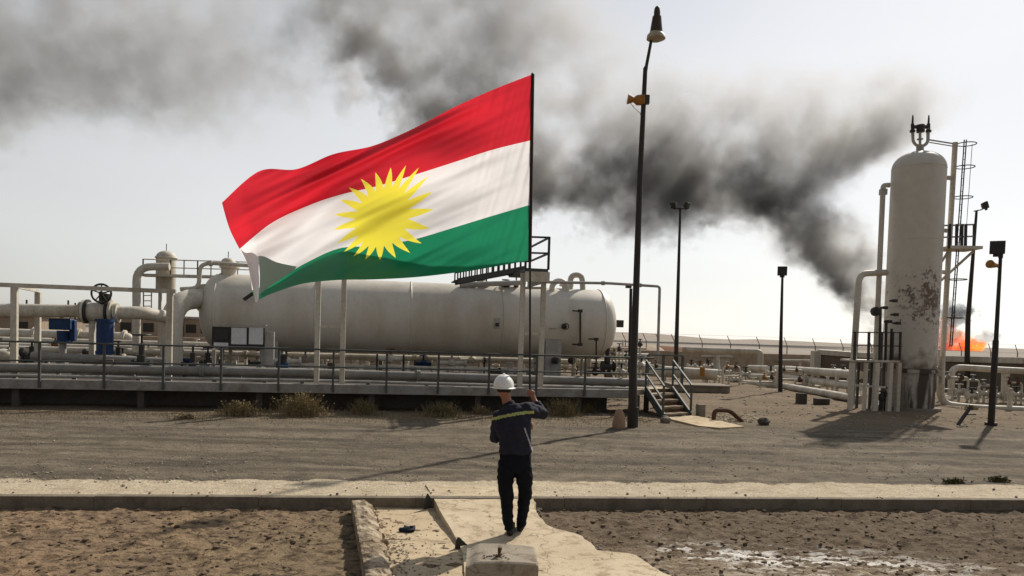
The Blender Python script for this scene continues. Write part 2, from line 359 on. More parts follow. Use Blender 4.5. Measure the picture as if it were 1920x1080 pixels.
# lower concrete floor
def zfloor(x, y): return -.125+.012*noise.noise(Vector((x*1.5, y*1.5, 9)))+.006*noise.noise(Vector((x*6, y*6, 2)))
poly = [gx(684, 952, -.12), gx(720, 1100, -.12), gx(1100, 1180, -.12), gx(880, 950, -.12)]
b = MB(); 
def quadgrid(P4, nu, nv, zf):
    P4 = [np.array(p) for p in P4]; V = []
    for j in range(nv+1):
        for i in range(nu+1):
            u, v = i/nu, j/nv; p = P4[0]*(1-u)*(1-v)+P4[3]*u*(1-v)+P4[1]*(1-u)*v+P4[2]*u*v; V.append((p[0], p[1], zf(p[0], p[1])))
    n = nu+1; return V, [(j*n+i, (j+1)*n+i, (j+1)*n+i+1, j*n+i+1) for j in range(nv) for i in range(nu)]
yb = lambda x: (K0+.02-KN[0]*x)/KN[1]
V, Fc = quadgrid([(-1.96, yb(-1.96)), (-.80, 5.4), (.6, 5.4), (-.3, yb(-.3))], 50, 70, zfloor); b.v = V; b.f = Fc
def worn_conc(name, a, bcol, c3, th=.5):
    m, nt, bs = new_mat(name); L = nt.links.new; g = nd(nt, 'ShaderNodeNewGeometry'); pos = g.outputs['Position']
    def noi(sc, det=7, rough=.62):
        n = nd(nt, 'ShaderNodeTexNoise'); n.inputs['Scale'].default_value = sc; n.inputs['Detail'].default_value = det; n.inputs['Roughness'].default_value = rough; L(pos, n.inputs[0]); return n.outputs[0]
    n1, n2, n3 = noi(1.3), noi(5.5, 8, .7), noi(60, 4, .8)
    c = mix(nt, ramp(nt, n1, [(.35, 0), (.65, 1)]), a, bcol); c = mix(nt, ramp(nt, n2, [(th, 0), (th+.12, .8)]), c, c3)
    vo = nd(nt, 'ShaderNodeTexVoronoi'); vo.feature = 'DISTANCE_TO_EDGE'; vo.inputs['Scale'].default_value = 1.1; 
    wv = nd(nt, 'ShaderNodeVectorMath'); wv.operation = 'MULTIPLY_ADD'
    nn = nd(nt, 'ShaderNodeTexNoise'); nn.inputs['Scale'].default_value = 3; L(pos, nn.inputs[0]); L(nn.outputs['Color'], wv.inputs[0]); wv.inputs[1].default_value = (.5, .5, .5); L(pos, wv.inputs[2]); L(wv.outputs[0], vo.inputs['Vector'])
    c = mix(nt, ramp(nt, vo.outputs[0], [(0, .75), (.009, 0)]), c, (.12, .09, .06))
    c = mix(nt, .45, c, ramp(nt, n3, [(.3, .6), (.7, 1.4)]), 'MULTIPLY'); L(c, bs.inputs['Base Color']); bs.inputs['Roughness'].default_value = .92; bs.inputs['Specular IOR Level'].default_value = .12
    bp = nd(nt, 'ShaderNodeBump'); bp.inputs['Strength'].default_value = .6; bp.inputs['Distance'].default_value = .012; L(mth(nt, 'ADD', n3, n2), bp.inputs['Height']); L(bp.outputs[0], bs.inputs['Normal']); return m
FLM = worn_conc('floor_concrete', (.53, .43, .29), (.43, .34, .225), (.26, .19, .12), .52)
SLM = worn_conc('slab_concrete', (.58, .485, .345), (.46, .375, .26), (.30, .23, .15), .51)
tag(b.build('sunken_floor', FLM, ang=180), kind='structure')
# raised worn slab, sloping down to the viewer
def zslab(x, y): return .012-.115*min(1, max(0, (10.3-y)/2.6))**1.0+.006*noise.noise(Vector((x*2, y*2, 7)))
edge_l = [(795, 914), (812, 940), (832, 972), (852, 1000), (868, 1026), (872, 1080), (860, 1200)]
edge_r = [(990, 905), (1000, 940), (1008, 972), (1040, 990), (1088, 1001), (1118, 1026), (1160, 1029), (1192, 1032), (1232, 1060), (1290, 1084), (1330, 1180)]
def prof(pts, z=-.06):
    q = [G(x, y, z) for x, y in pts]; q = sorted(q, key=lambda p: p[1]); return [p[1] for p in q], [p[0] for p in q]
ly, lx = prof(edge_l); ry, rx = prof(edge_r)
Ys = frange(5.8, 10.6, .06); V = []; nS = 44
for Y in Ys:
    xl = np.interp(Y, ly, lx)+.012*noise.noise(Vector((0, Y*5, 1))); xr = np.interp(Y, ry, rx)+.05*noise.noise(Vector((3, Y*3, 1)))+.025*noise.noise(Vector((3, Y*11, 1)))
    for i in range(nS+1):
        x = xl+(xr-xl)*i/nS; V.append((x, Y, zslab(x, Y)))
n = nS+1; Fc = [(j*n+i, j*n+i+1, (j+1)*n+i+1, (j+1)*n+i) for j in range(len(Ys)-1) for i in range(nS)]
o0 = len(V); 
for j, Y in enumerate(Ys): V.append((V[j*n][0]+.004, Y, -.3)); 
for j, Y in enumerate(Ys): V.append((V[j*n+nS][0], Y, -.3))
m_ = len(Ys)
Fc += [(j*n, (j+1)*n, o0+j+1, o0+j) for j in range(m_-1)]+[((j+1)*n+nS, j*n+nS, o0+m_+j, o0+m_+j+1) for j in range(m_-1)]
b = MB(); b.v = V; b.f = Fc
tag(b.build('concrete_slab', SLM, ang=40), kind='structure')
# crumbling low wall
w0 = np.array([*gx(678, 936, .05)]); w1 = np.array([*gx(716, 1090, .05)])
t = thing('broken_wall', 'low crumbling concrete wall between the left field and the sunken floor', 'wall', (w0[0], w0[1], ZF))
WALLM = worn_conc('crumbled_concrete', (.50, .42, .31), (.30, .23, .155), (.13, .095, .062), .46)
b = MB(); nn_ = np.array([1, .05]); dw = (w1-w0)/17
q = [w0-nn_*.10, w1+dw*2-nn_*.10, w1+dw*2+nn_*.08, w0+nn_*.08]; b.prism([(p[0], p[1]) for p in q], ZF-.15, -.07); b.build('footing', paint('shade_dark_concrete', (.055, .045, .034), (.04, .032, .024), .8, 4, .9, bump=.8, spec=.05), t, smooth=False)  # footing coloured dark to stand in for shade along the wall
def hw(u_): return .03+.05*noise.noise(Vector((u_*9, 1, 0)))+.03*noise.noise(Vector((u_*31, 4, 0)))
for i in range(19):
    rnd = random.Random(i*3+1); b = MB(); nu, nv = 7, 8; V = []
    for a_ in range(nu+1):
        u_ = (i+a_/nu*.995)/17; c = w0+(w1-w0)*u_; wr = .12+.05*noise.noise(Vector((u_*14, 7, 0)))+.03*noise.noise(Vector((u_*50, 2, 0)))
        for k in range(nv+1):
            v_ = k/nv; x_ = -.12+(wr+.12)*v_; z = hw(u_)-.05*max(0, v_-.6)/.4+.016*noise.noise(Vector((u_*60, v_*4, i*.1))) - (.008 if k == 0 or (a_ == nu and i % 3 == 0) else 0) + .018*abs(noise.noise(Vector((u_*33, v_*7, 3))))*(1 if v_ > .3 else .4)
            p = c+nn_*x_; V.append((p[0]+(.012*noise.noise(Vector((u_*70, 0, 9))) if k == 0 else 0), p[1], z))
    n = nv+1; Fc = [(a_*n+k, (a_+1)*n+k, (a_+1)*n+k+1, a_*n+k+1) for a_ in range(nu) for k in range(nv)]
    ring = [a_*n for a_ in range(nu+1)]+[nu*n+k for k in range(1, nv+1)]+[a_*n+nv for a_ in range(nu-1, -1, -1)]+[k for k in range(nv-1, 0, -1)]; o0 = len(V)
    V += [(V[r_][0], V[r_][1], -.19) for r_ in ring]; k = len(ring); Fc += [(ring[(j+1) % k], ring[j], o0+j, o0+(j+1) % k) for j in range(k)]
    b.add(V, Fc)
    for k in range(3):
        u_ = (i+rnd.random())/17; p = w0+(w1-w0)*u_+nn_*rnd.uniform(.05, .2); b.blob((p[0], p[1], rnd.uniform(-.11, -.05)), (rnd.uniform(.012, .045), rnd.uniform(.01, .03), rnd.uniform(.01, .035)), .35, 6, 4, i*9+k)
    b.build('block', WALLM, t, smooth=False)
# foreground concrete footing with rusty bolt
zb = .22
q = [G(905, 1016, zb), G(874, 1046, zb), G(893, 1056, zb), G(1010, 1058, zb), G(1004, 1026, zb)]
bl, br_ = G(873, 1052, zb), G(1010, 1056, zb); kl, kr = G(876, 1017, zb), G(1003, 1023, zb)
t = thing('concrete_footing', 'square worn concrete footing with a rusty bolt at the bottom edge', 'footing', ((bl[0]+br_[0])/2, (bl[1]+kr[1])/2, -.15))
b = MB(); pl = [(bl[0], bl[1]), (br_[0], br_[1]), (kr[0], kr[1]), (kl[0], kl[1])]
# chamfered and chipped left shoulder
prof_ = [(0, zb-.05), (.06, zb-.045), (.12, zb-.015), (.2, zb), (.5, zb+.004), (.8, zb), (.97, zb-.006), (1, zb-.02)]
V = []
for (u_, z) in prof_:
    for v_ in (0, .03, .5, .97, 1):
        p = np.array(pl[0])*(1-u_)*(1-v_)+np.array(pl[1])*u_*(1-v_)+np.array(pl[3])*(1-u_)*v_+np.array(pl[2])*u_*v_
        V.append((p[0], p[1], z-(.012 if v_ in (0, 1) else 0)+.004*math.sin(u_*23+v_*9)))
n = 5; Fc = [(i*n+j, (i+1)*n+j, (i+1)*n+j+1, i*n+j+1) for i in range(len(prof_)-1) for j in range(4)]
o0 = len(V); ring = [i*n for i in range(len(prof_))]+[(len(prof_)-1)*n+j for j in range(1, 5)]+[i*n+4 for i in range(len(prof_)-2, -1, -1)]+[j for j in range(3, 0, -1)]
V += [(V[i][0], V[i][1], -.4) for i in ring]; k = len(ring)
Fc += [(ring[(i+1) % k], ring[i], o0+i, o0+(i+1) % k) for i in range(k)]
b.add(V, Fc).build('block', worn_conc('footing_concrete', (.33, .29, .23), (.27, .23, .18), (.16, .125, .09), .5), t, ang=30)
p = G(936, 1044, zb); b = MB().cyl(p-[0, 0, .02], p+[0, .0, .05], .013, 8).tube([p+[0, 0, .045], p+[.005, 0, .085]], [.016, .02], 8).tube(fillet([p+[-.035, -.01, .005], p+[-.005, -.02, .012], p+[.02, .005, .02]], .02), .008, 6)
b.build('bolt', RUST, t)
p = G(925, 1047, zb); b = MB()
for k in range(16): b.blob(p+[random.uniform(-.09, .14), random.uniform(-.03, .12), .006], (.012, .01, .006), .4, 5, 4, k)
tag(b.build('grit', STONE, t, smooth=False), kind='stuff')
# steel upstands on the slab edge
def plate(px, py, z, pts, label):
    p = G(px, py, z); b = MB(); th = .02
    A = [p+np.array([x, 0+x*.35, zz]) for x, zz in pts]; B = [q+np.array([th, -.01, 0]) for q in A]; n = len(A)
    b.add(A+B, [tuple(range(n)), tuple(range(n, 2*n))[::-1]]+[(i, n+i, n+(i+1) % n, (i+1) % n) for i in range(n)])
    tag(b.build('steel_plate', DARKM, smooth=False), label, 'steel plate')
plate(800, 940, -.02, [(-.04, -.1), (.05, -.08), (.05, .02), (.0, .10), (-.02, .04)], 'dark pointed steel plate at the far end of the slab edge')
plate(863, 1022, -.09, [(-.06, -.06), (.06, -.06), (.07, -.01), (-.03, .09), (-.05, .04)], 'dark triangular steel plate at the slab edge beside the footing')
# rag
p = G(764, 996, -.12); b = MB()
b.blob(p+[0, 0, .025], (.085, .06, .035), .28, 10, 7, 4); b.blob(p+[.05, .01, .03], (.05, .045, .035), .3, 8, 6, 6); b.blob(p+[-.06, -.015, .02], (.045, .03, .025), .35, 8, 6, 8)
tag(b.build('crumpled_cap', RAG, ang=60), 'crumpled dark blue cap lying on the sunken concrete floor', 'cap')
# dirt heaps / stones on the floor
b = MB(); rnd = random.Random(4)
for k in range(260):
    px, py = rnd.gauss(742, 20), rnd.gauss(1035, 26)
    if py < 985: continue
    b.blob(G(px, py, -.12), (rnd.uniform(.003, .016), rnd.uniform(.003, .012), rnd.uniform(.002, .008)), .35, 6, 4, k)
for k in range(70): b.blob(G(rnd.uniform(690, 850), rnd.uniform(960, 1080), -.12), (rnd.uniform(.004, .012),)*3, .35, 5, 4, k)
tag(b.build('debris', CONCG, smooth=False), 'dirt crumbs and chips along the foot of the broken wall', 'debris', kind='stuff')
# pad and small things beside the stairs
b = MB(); b.prism([gx(*q, 0)[:2] for q in [(1245, 786), (1300, 782), (1340, 790), (1395, 803), (1350, 806), (1310, 802)]][::-1], -.02, .05)
tag(b.build('paving_pad', FLM, smooth=False), 'pale angular concrete pad in front of the metal stairs', 'paving')
# ---------------------------------------------------------------- raised platform
ZD = .70
def row_pt(a, row, z): return PT*a+PN*row+np.array([0, 0, z])
def along(px, py, row): return float(PL(px, py, row)@PT)
aL, aR = -22., along(1195, 731, F0)
t = thing('platform', 'long raised process platform with grey edge beam and dark underside', 'platform', row_pt(-4, F0+4, 0))
MB().bar(row_pt(aL, F0+.06, ZD-.12), row_pt(aR, F0+.06, ZD-.12), .12, .24).build('edge_beam', BEAMM, t, bev=.01)
b = MB(); b.prism([row_pt(aL, F0+.123, 0)[:2], row_pt(aR, F0+.123, 0)[:2], row_pt(aR, F0+11, 0)[:2], row_pt(aL, F0+11, 0)[:2]], ZD-.2, ZD-.06); b.build('deck', CONCD, t, smooth=False)
b = MB(); b.prism([row_pt(aL, F0+.9, 0)[:2], row_pt(aR-.6, F0+.9, 0)[:2], row_pt(aR-.6, F0+1.1, 0)[:2], row_pt(aL, F0+1.1, 0)[:2]], -.1, ZD-.21); b.build('back_wall', CONCD, t, smooth=False)
a = -14.5
while a < aR: MB().bar(row_pt(a, F0+.3, -.02), row_pt(a, F0+.3, ZD-.24), .16, .16).build('support_post', CONCD, t); a += 2.9
# railing in front
t = thing('platform_railing', 'dark two-bar steel railing along the front of the raised platform', 'railing', row_pt(-4, F0, ZD))
a1 = along(1225, 675, F0); zt = 1.62; zm = 1.16
MB().tube([row_pt(aL, F0-.05, zt), row_pt(a1, F0-.05, zt)], .024, 8).build('top_rail', RAILM, t)
MB().tube([row_pt(aL, F0-.05, zm), row_pt(a1, F0-.05, zm)], .02, 8).build('middle_rail', RAILM, t)
pp = [-46, 75, 196, 307, 415, 523, 625, 725, 822, 917, 1006, 1097, 1186]
for px in pp:
    a = along(px, 690, F0); MB().bar(row_pt(a, F0-.03, ZD-.2), row_pt(a, F0-.03, zt), .055, .055).build('post', RAILM, t)
# ---------------------------------------------------------------- pipes
def pipe(name, label, row, pts, r, mt=WHITE, bend=None, group=None, flanges=(), sup=None, n=14, parent=None, z0=ZD-.06):
    """pts: list of pixels on plane `row` (or (x,y,row)); r in metres"""
    W_ = [PL(q[0], q[1], q[2] if len(q) > 2 else row) for q in pts]
    path = fillet(W_, bend or r*2.5) if len(W_) > 2 else W_
    o = MB().tube(path, r, n)
    if parent is None:
        t = thing(name, label, 'pipe', (W_[0]+W_[-1])/2*[1, 1, 0]+[0, 0, z0], group)
    else: t = parent
    o.build('pipe_run' if parent is None else name, mt, t)
    if r > .1 and not flanges and np.linalg.norm(W_[0]-W_[-1]) > 5: flanges = (.12, .37, .62, .88)
    for fr in flanges:
        L = [np.linalg.norm(path[i+1]-path[i]) for i in range(len(path)-1)]; s = fr*sum(L); i = 0
        while i < len(L)-1 and s > L[i]: s -= L[i]; i += 1
        d = nrm(path[i+1]-path[i]); c = path[i]+d*s
        MB().cyl(c-d*.05, c-d*.004, r*1.5, 18).cyl(c+d*.004, c+d*.05, r*1.5, 18).build('flange', mt, t)
    if sup:
        for px in sup:
            c = PL(px, pts[0][1], row); k = np.interp(px, [q[0] for q in pts], [q[1] for q in pts]) if pts[0][0] < pts[-1][0] else pts[0][1]
            c = PL(px, k, row); MB().bar([c[0], c[1], z0], [c[0], c[1], c[2]-r*.8], .1, .1).build('support', mt, t)
    return t
F = F0
pipe('pipe', 'long grey pipe running right behind the front railing', F+.8, [(-40, 688), (600, 700), (1215, 718)], .125, LAGM, flanges=(.3, .62), sup=[28, 140, 260, 402, 497, 567, 690, 800, 880, 1000, 1110, 1170])
pipe('pipe', 'thin low pipe under the long grey front pipe', F+.5, [(-40, 703), (600, 714), (1200, 729)], .04, GREY)
pipe('pipe', 'large white header pipe with the big hand wheel valve at far left', F+3.2, [(-60, 580), (160, 584)], .19, flanges=(.97,))
pipe('pipe', 'large white header pipe between the wheel valve and the standing elbow pipe', F+3.2, [(214, 587), (262, 586), (326, 596, F+4.2)], .19, flanges=(.04,), bend=.3)
pipe('pipe', 'fat white elbow pipe rising from deck and curving into tank end', F+4.2, [(322, 712), (322, 561), (406, 560, 25.9)], .32, bend=1.0, flanges=(.88,), n=24)
pipe('pipe', 'tall white gooseneck pipe left of the small scrubber vessel', F+7, [(256, 660), (256, 500), (318, 500)], .13, bend=.5)
pipe('pipe', 'thin white pipe stepping up behind the fat elbow pipe', F+5, [(338, 542), (372, 540), (376, 498), (392, 493), (470, 498)], .065, bend=.2, flanges=(.55,))
pipe('pipe', 'mid grey pipe low behind the blue actuators', F+2.4, [(60, 668), (320, 680)], .13, LAGM, sup=[110, 250])
pipe('pipe', 'bright white pipe lying far behind the blue actuators', F+13, [(-60, 622), (246, 632), (250, 660)], .19, sup=[20, 160], z0=0)
pipe('pipe', 'second low grey pipe leading right from the fat elbow pipe', F+2.4, [(345, 690), (720, 702)], .11, LAGM, sup=[450, 560, 660])
pipe('pipe', 'thin white line low under the tank belly', F+4.5, [(540, 684), (1000, 694)], .06, sup=[640, 760, 900])
pipe('pipe', 'thin pipe loop reaching from tank top over to the tall right post', F+2.5, [(1025, 529), (1140, 531), (1237, 537), (1233, 678)], .045, GREY, bend=.1, flanges=(.3, .5))
pipe('pipe', 'arched white pipe loop on top of the tank right end', F+5.6, [(1068, 566), (1070, 516), (1091, 515), (1094, 560)], .1, bend=.28)
# square portal frame at far left
t = thing('steel_portal', 'tall white steel portal frame spanning the far left pipes', 'steel frame', PL(170, 700, F+1.2)*[1, 1, 0]+[0, 0, ZD])
zf = PL(28, 535, F+1.2)[2]
for px, row in ((27, F+1.2), (318, F+1.2), (71, F+4.5), (-90, F+1.2)):
    c = PL(px, 600, row); MB().bar([c[0], c[1], ZD-.06], [c[0], c[1], zf-.06], .15, .12).build('post', WHITE, t)
a0, a1 = PL(-100, 530, F+1.2), PL(330, 546, F+1.2)
MB().bar([a0[0], a0[1], zf], [a1[0], a1[1], zf], .12, .11).build('beam', WHITE, t)
c0 = PL(27, 540, F+1.2); c1 = PL(71, 545, F+4.5); MB().bar([c0[0], c0[1], zf-.02], [c1[0], c1[1], zf-.02], .08, .08).build('beam', WHITE, t)
# H frames in front of tank
def hframe(x0, x1, ytop, row, yr, label):
    t = thing('ladder_frame', label, 'steel frame', PL((x0+x1)/2, 700, row)*[1, 1, 0]+[0, 0, ZD-.06])
    for px in (x0, x1):
        c = PL(px, ytop, row); MB().bar([c[0], c[1], ZD-.06], c, .13, .13).build('post', WHITE, t)
    for y in yr: MB().bar(PL(x0+4, y, row), PL(x1-4, y, row), .07, .07).build('crossbar', WHITE, t)
    return t
hframe(598, 646, 500, F+.45, (612,), 'pair of white steel posts with one crossbar at tank middle')
ht = hframe(981, 1020, 512, F+.45, (626, 540), 'pair of white steel posts carrying the small top platform')
# access platform on top with dark railings
t = thing('access_platform', 'small elevated platform with dark railing above the tank right half', 'platform', PL(1000, 500, F+.8))
pz = PL(1005, 500, F+.45)
A = PL(985, 505, F+.2); B = PL(1028, 506, F+.2); C_ = B+PN*2.6; D_ = A+PN*2.6
b = MB(); b.prism([A[:2], B[:2], C_[:2], D_[:2]], A[2]-.05, A[2]+.04); b.build('deck', RAILM, t)
MB().bar(A+[0, 0, -.2], B+[0, 0, -.2], .1, .28).build('beam', WHITE, t); MB().bar(B+[0, 0, -.2], C_+[0, 0, -.2], .1, .28).build('beam', WHITE, t)
for q in (A, B, C_, D_): MB().bar(q, q+[0, 0, .92], .06, .06).build('post', DARKM, t)
for z in (.9, .46):
    for q0, q1 in ((A, B), (B, C_), (D_, C_)): MB().bar(q0+[0, 0, z], q1+[0, 0, z], .05, .05).build('rail', DARKM, t)
# walkway along tank top descending left from the platform
t = thing('access_stair', 'dark walkway with close railing bars along the tank top, partly behind the flag', 'walkway', PL(920, 520, F+1.5))
E0, E1 = PL(986, 503, F+2.), PL(858, 527, F+2.)
for k, dn in enumerate((0, .8)): MB().bar(E0+PN*dn, E1+PN*dn, .05, .16).build('stringer', RAILM, t); MB().bar(E0+PN*dn+[0, 0, .28], E1+PN*dn+[0, 0, .3], .04, .04).build('rail', DARKM, t)
for i in range(13):
    c = E0+(E1-E0)*(i/12); MB().bar(c, c+PN*.8, .22, .03).build('tread', DARKM, t)
    for dn in (0, .8): MB().bar(c+PN*dn, c+PN*dn+[0, 0, .3], .04, .04).build('baluster', DARKM, t)
# ---------------------------------------------------------------- the big horizontal tank
TR = 26.0
cL, cR = PL(414, 589, TR), PL(1118, 607, TR)
zc = (PL(500, 589, TR)[2]+PL(1050, 605, TR)[2])/2; RT = 1.25
aL_, aR_ = cL@PT, cR@PT
t = thing('storage_tank', 'huge horizontal white cylindrical tank behind the railing', 'tank', row_pt((aL_+aR_)/2, TR, ZD-.06))
b = MB(); path = []; rad = []
def add(a, r_): path.append(row_pt(a, TR, zc)); rad.append(r_)
for k in range(9):
    th = math.pi/2*k/8; add(aL_-.62*math.cos(th)*1., max(.01, RT*math.sin(th)**.9))
for k in range(1, 20): add(aL_+(aR_-aL_)*k/20, RT)
for k in range(9):
    th = math.pi/2*(1-k/8); add(aR_+.62*math.cos(th), max(.01, RT*math.sin(th)**.9))
tank = b.tube(path, rad, 64).build('shell', TANKM, t, ang=60)
for fr in (.0, .24, .48, .72, 1.0):
    c = row_pt(aL_+(aR_-aL_)*fr, TR, zc); MB().torus(c, PT, RT+.002, .022, 64, 6).build('weld_seam', TANKM, tank)
for fr in (.13, .86):
    a = aL_+(aR_-aL_)*fr; c = row_pt(a, TR, 0); b = MB()
    b.prism([row_pt(a-.28, TR-1., 0)[:2], row_pt(a+.28, TR-1., 0)[:2], row_pt(a+.28, TR+1., 0)[:2], row_pt(a-.28, TR+1., 0)[:2]], ZD-.06, zc-RT*.72); b.build('saddle', GREY, t, smooth=False)
# nozzles, manway, nameplate
def noz(px, row, h, r, nm='nozzle'):
    c = PL(px, 540, row); c = np.array([c[0], c[1], zc]); dz = math.sqrt(max(.01, RT**2-(row-TR)**2))
    MB().cyl(c+[0, 0, dz-.05], c+[0, 0, dz+h], r, 16).cyl(c+[0, 0, dz+h-.1], c+[0, 0, dz+h], r*1.6, 18).build(nm, TANKM, t)
    return c+[0, 0, dz+h]
noz(430, TR-.2, .3, .2); noz(1062, TR, .18, .16); noz(900, TR-.1, .25, .12)
c = PL(1049, 540, TR-.5); MB().torus(c+[0, 0, -.02], PN, .27, .1, 22, 8).build('lifting_ring', TANKM, t)
c = PL(932, 606, TR-RT); MB().box(c+PN*-.01, (.2, .03, .34), PA).build('nameplate', GREY, t, bev=.01); MB().box(c+PN*-.03+[0, 0, -.05], (.12, .02, .12), PA).build('label_plate', DARKM, t)
b = MB().cyl(PL(1147, 607, TR), PL(1156, 607, TR), .07, 10); b.box(PL(1161, 607, TR), (.26, .24, .26), PA); b.build('junction_box', DARKM, t)
MB().bar(PL(1030, 616, TR-RT-.04), PL(1150, 616, TR-.6), .03, .03).build('conduit', GREY, t)
def bridle(px, y0, y1, row, r, label):
    t_ = thing('level_gauge', label, 'gauge', PL(px, y1, row)); a0, a1 = PL(px, y0, row), PL(px, y1, row)
    MB().cyl(a0, a1, r, 8).build('gauge_tube', DARKM, t_)
    for q, s in ((a0, -1), (a1, -1)):
        MB().cyl(q, q+PT*.28*s, r*.8, 8).box(q, (.13, .13, .1), PA).build('valve_block', DARKM, t_)
bridle(1088, 583, 646, TR-RT-.12, .035, 'dark vertical gauge pipe hanging on the tank right end, upper one')
bridle(1118, 636, 690, TR-RT-.3, .03, 'lower dark gauge stem standing under the tank right end')
# small instruments clustered low on tank right half
for i, (px, py, s, lb) in enumerate([(1040, 676, .12, 'dark round valve low on the tank by its saddle'), (1070, 676, .11, 'dark round valve under the tank next to the upper gauge'), (1058, 612, .1, 'small dark bracket valve mid height on tank side')]):
    p = PL(px, py, TR-RT-.05); t_ = thing('small_valve', lb, 'valve', p); MB().blob(p, s, .05, 10, 8, i).build('valve_body', DARKM, t_); MB().cyl(p, p-PN*.22, .03, 8).torus(p-PN*.22, PN, .1, .016, 14, 6).build('hand_wheel', DARKM, t_)
# vertical plate between saddle & deck (cable tray)
MB().box(PL(1037, 672, TR-RT+.1), (.55, .06, 1.3), PA).build('cable_tray', GREY, ht)
# slim dark post right of the tank
t = thing('slim_post', 'slim dark post with small bracket right of the tank', 'post', PL(1180, 690, F+3)*[1, 1, 0]+[0, 0, ZD])
a0, a1 = PL(1183, 541, F+3), PL(1180, 700, F+3); MB().tube([a1, a0], .05, 10).build('pole', POLEM, t); MB().box(a0+[-.08, 0, .06], (.18, .1, .1), PA).build('bracket', DARKM, t)
# ---------------------------------------------------------------- notice board
row = F+1.6
t = thing('notice_board', 'black framed notice board with two white panels in front of tank', 'notice board', PL(447, 700, row)*[1, 1, 0]+[0, 0, ZD-.06])
def pbox(x0, y0, x1, y1, row, th, mt, nm, par, bev=.004):
    a, b_ = PL(x0, y0, row), PL(x1, y1, row); c = (a+b_)/2; return MB().box(c, (abs((b_-a)@PT), th, abs(a[2]-b_[2])), PA).build(nm, mt, par, bev=bev)
pbox(398, 612, 496, 655, row, .06, BOARD, 'frame', t)
pbox(434, 614, 462, 646, row-.05, .03, PAPER, 'panel', t); pbox(467, 614, 493, 646, row-.05, .03, PAPER, 'panel', t)
pbox(401, 642, 428, 653, row-.05, .03, PAPER, 'panel', t); pbox(403, 617, 428, 637, row-.05, .02, DARKM, 'dark_panel', t)
pbox(394, 606, 500, 611, row-.02, .2, GREY, 'hood', t)
pbox(500, 622, 513, 706, row+.1, .14, GREY, 'post', t); pbox(398, 656, 404, 706, row+.1, .06, GREY, 'post', t)
# ---------------------------------------------------------------- valves and actuators
t = thing('wheel_valve', 'big pipeline valve with black spoked hand wheel and flanged body', 'valve', PL(187, 700, F+3.2)*[1, 1, 0]+[0, 0, ZD])
p0, p1 = PL(158, 584, F+3.2), PL(214, 586, F+3.2)
MB().cyl(p0, p1, .27, 22).build('valve_body', WHITE, t)
for u_ in (.02, .12, .8, .92): c = p0+(p1-p0)*u_; MB().cyl(c-PT*.03, c+PT*.03, .35, 24).build('flange', DARKM if u_ in (.12, .8) else WHITE, t)
c = PL(190, 550, F+2.9); MB().cyl(c+PN*.3, c+PN*.0+[0, 0, 0], .05, 8).cyl(c+PN*.3+[0, 0, -.5], c+PN*.3, .16, 12).build('bonnet', DARKM, t)
b = MB().torus(c, PN, .26, .03, 28, 8).cyl(c-PN*.05, c+PN*.05, .06, 10)
for k in range(5): a = k*2*math.pi/5+.3; d = PT*math.cos(a)+np.array([0, 0, 1])*math.sin(a); b.tube([c, c+d*.26], .02, 6)
b.build('hand_wheel', DARKM, t)
MB().bar(PL(173, 600, F+3.2), PL(173, 706, F+3.2), .14, .14).build('support', WHITE, t)
t = thing('blue_actuator', 'upright blue cylinder hanging under the big wheel valve', 'actuator', PL(197, 700, F+2.7)*[1, 1, 0]+[0, 0, ZD])
MB().cyl(PL(197, 658, F+2.7), PL(197, 604, F+2.7), .22, 24).build('cylinder', BLUE, t, ang=40)
MB().cyl(PL(197, 604, F+2.7), PL(197, 598, F+2.7), .25, 24).cyl(PL(197, 664, F+2.7), PL(197, 658, F+2.7), .25, 24).build('end_cap', BLUE, t); MB().bar(PL(186, 664, F+2.7), PL(186, 712, F+2.7), .08, .08).build('leg', GREY, t); MB().bar(PL(207, 664, F+2.7), PL(207, 712, F+2.7), .08, .08).build('leg', GREY, t)
t = thing('blue_motor', 'boxy dark blue motor actuator left of the wheel valve', 'actuator', PL(122, 700, F+3.4)*[1, 1, 0]+[0, 0, ZD])
pbox(96, 597, 136, 619, F+3.4, .4, BLUE, 'housing', t, .03); MB().cyl(PL(118, 620, F+3.4), PL(118, 641, F+3.4), .16, 16).cyl(PL(118, 638, F+3.4), PL(118, 643, F+3.4), .24, 16).build('gearbox', BLUE, t)
pbox(132, 600, 142, 640, F+3.5, .2, BLUE, 'side_case', t, .02); MB().cyl(PL(112, 592, F+3.4), PL(120, 592, F+3.4), .06, 8).build('cable_gland', DARKM, t)
MB().cyl(PL(118, 643, F+3.4), PL(118, 705, F+3.4), .09, 12).build('stem', GREY, t)
# black wheel valves: one model, copied
def wvalve(px, ytop, ybot, row, label, r=.2, mt=DARKM):
    a0, a1 = PL(px, ytop, row), PL(px, ybot, row); t = thing('gate_valve', label, 'valve', a1, 'wheel valves on the deck pipes')
    MB().torus(a0, (0, 0, 1), r, .028, 22, 6).cyl(a0-PT*r, a0+PT*r, .016, 6).cyl(a0-PN*r, a0+PN*r, .016, 6).build('hand_wheel', mt, t)
    h = a0[2]-a1[2]; MB().tube([a0, a0-[0, 0, h*.25], a0-[0, 0, h*.26], a0-[0, 0, h*.6], a0-[0, 0, h*.61], a0-[0, 0, h*.8]], [.03, .03, .08, .07, .11, .12], 12).build('bonnet', mt, t)
    MB().cyl(a1-PT*.2+[0, 0, .06], a1+PT*.2+[0, 0, .06], .13, 14).cyl(a1-PT*.24+[0, 0, .06], a1-PT*.19+[0, 0, .06], .19, 14).cyl(a1+PT*.19+[0, 0, .06], a1+PT*.24+[0, 0, .06], .19, 14).build('valve_body', mt, t)
    return t
wvalve(266, 628, 690, F+1.5, 'tall black wheel valve on the deck left of the fat elbow pipe', .22)
wvalve(362, 648, 700, F+2.2, 'small dark valve right beside the fat elbow pipe', .1)
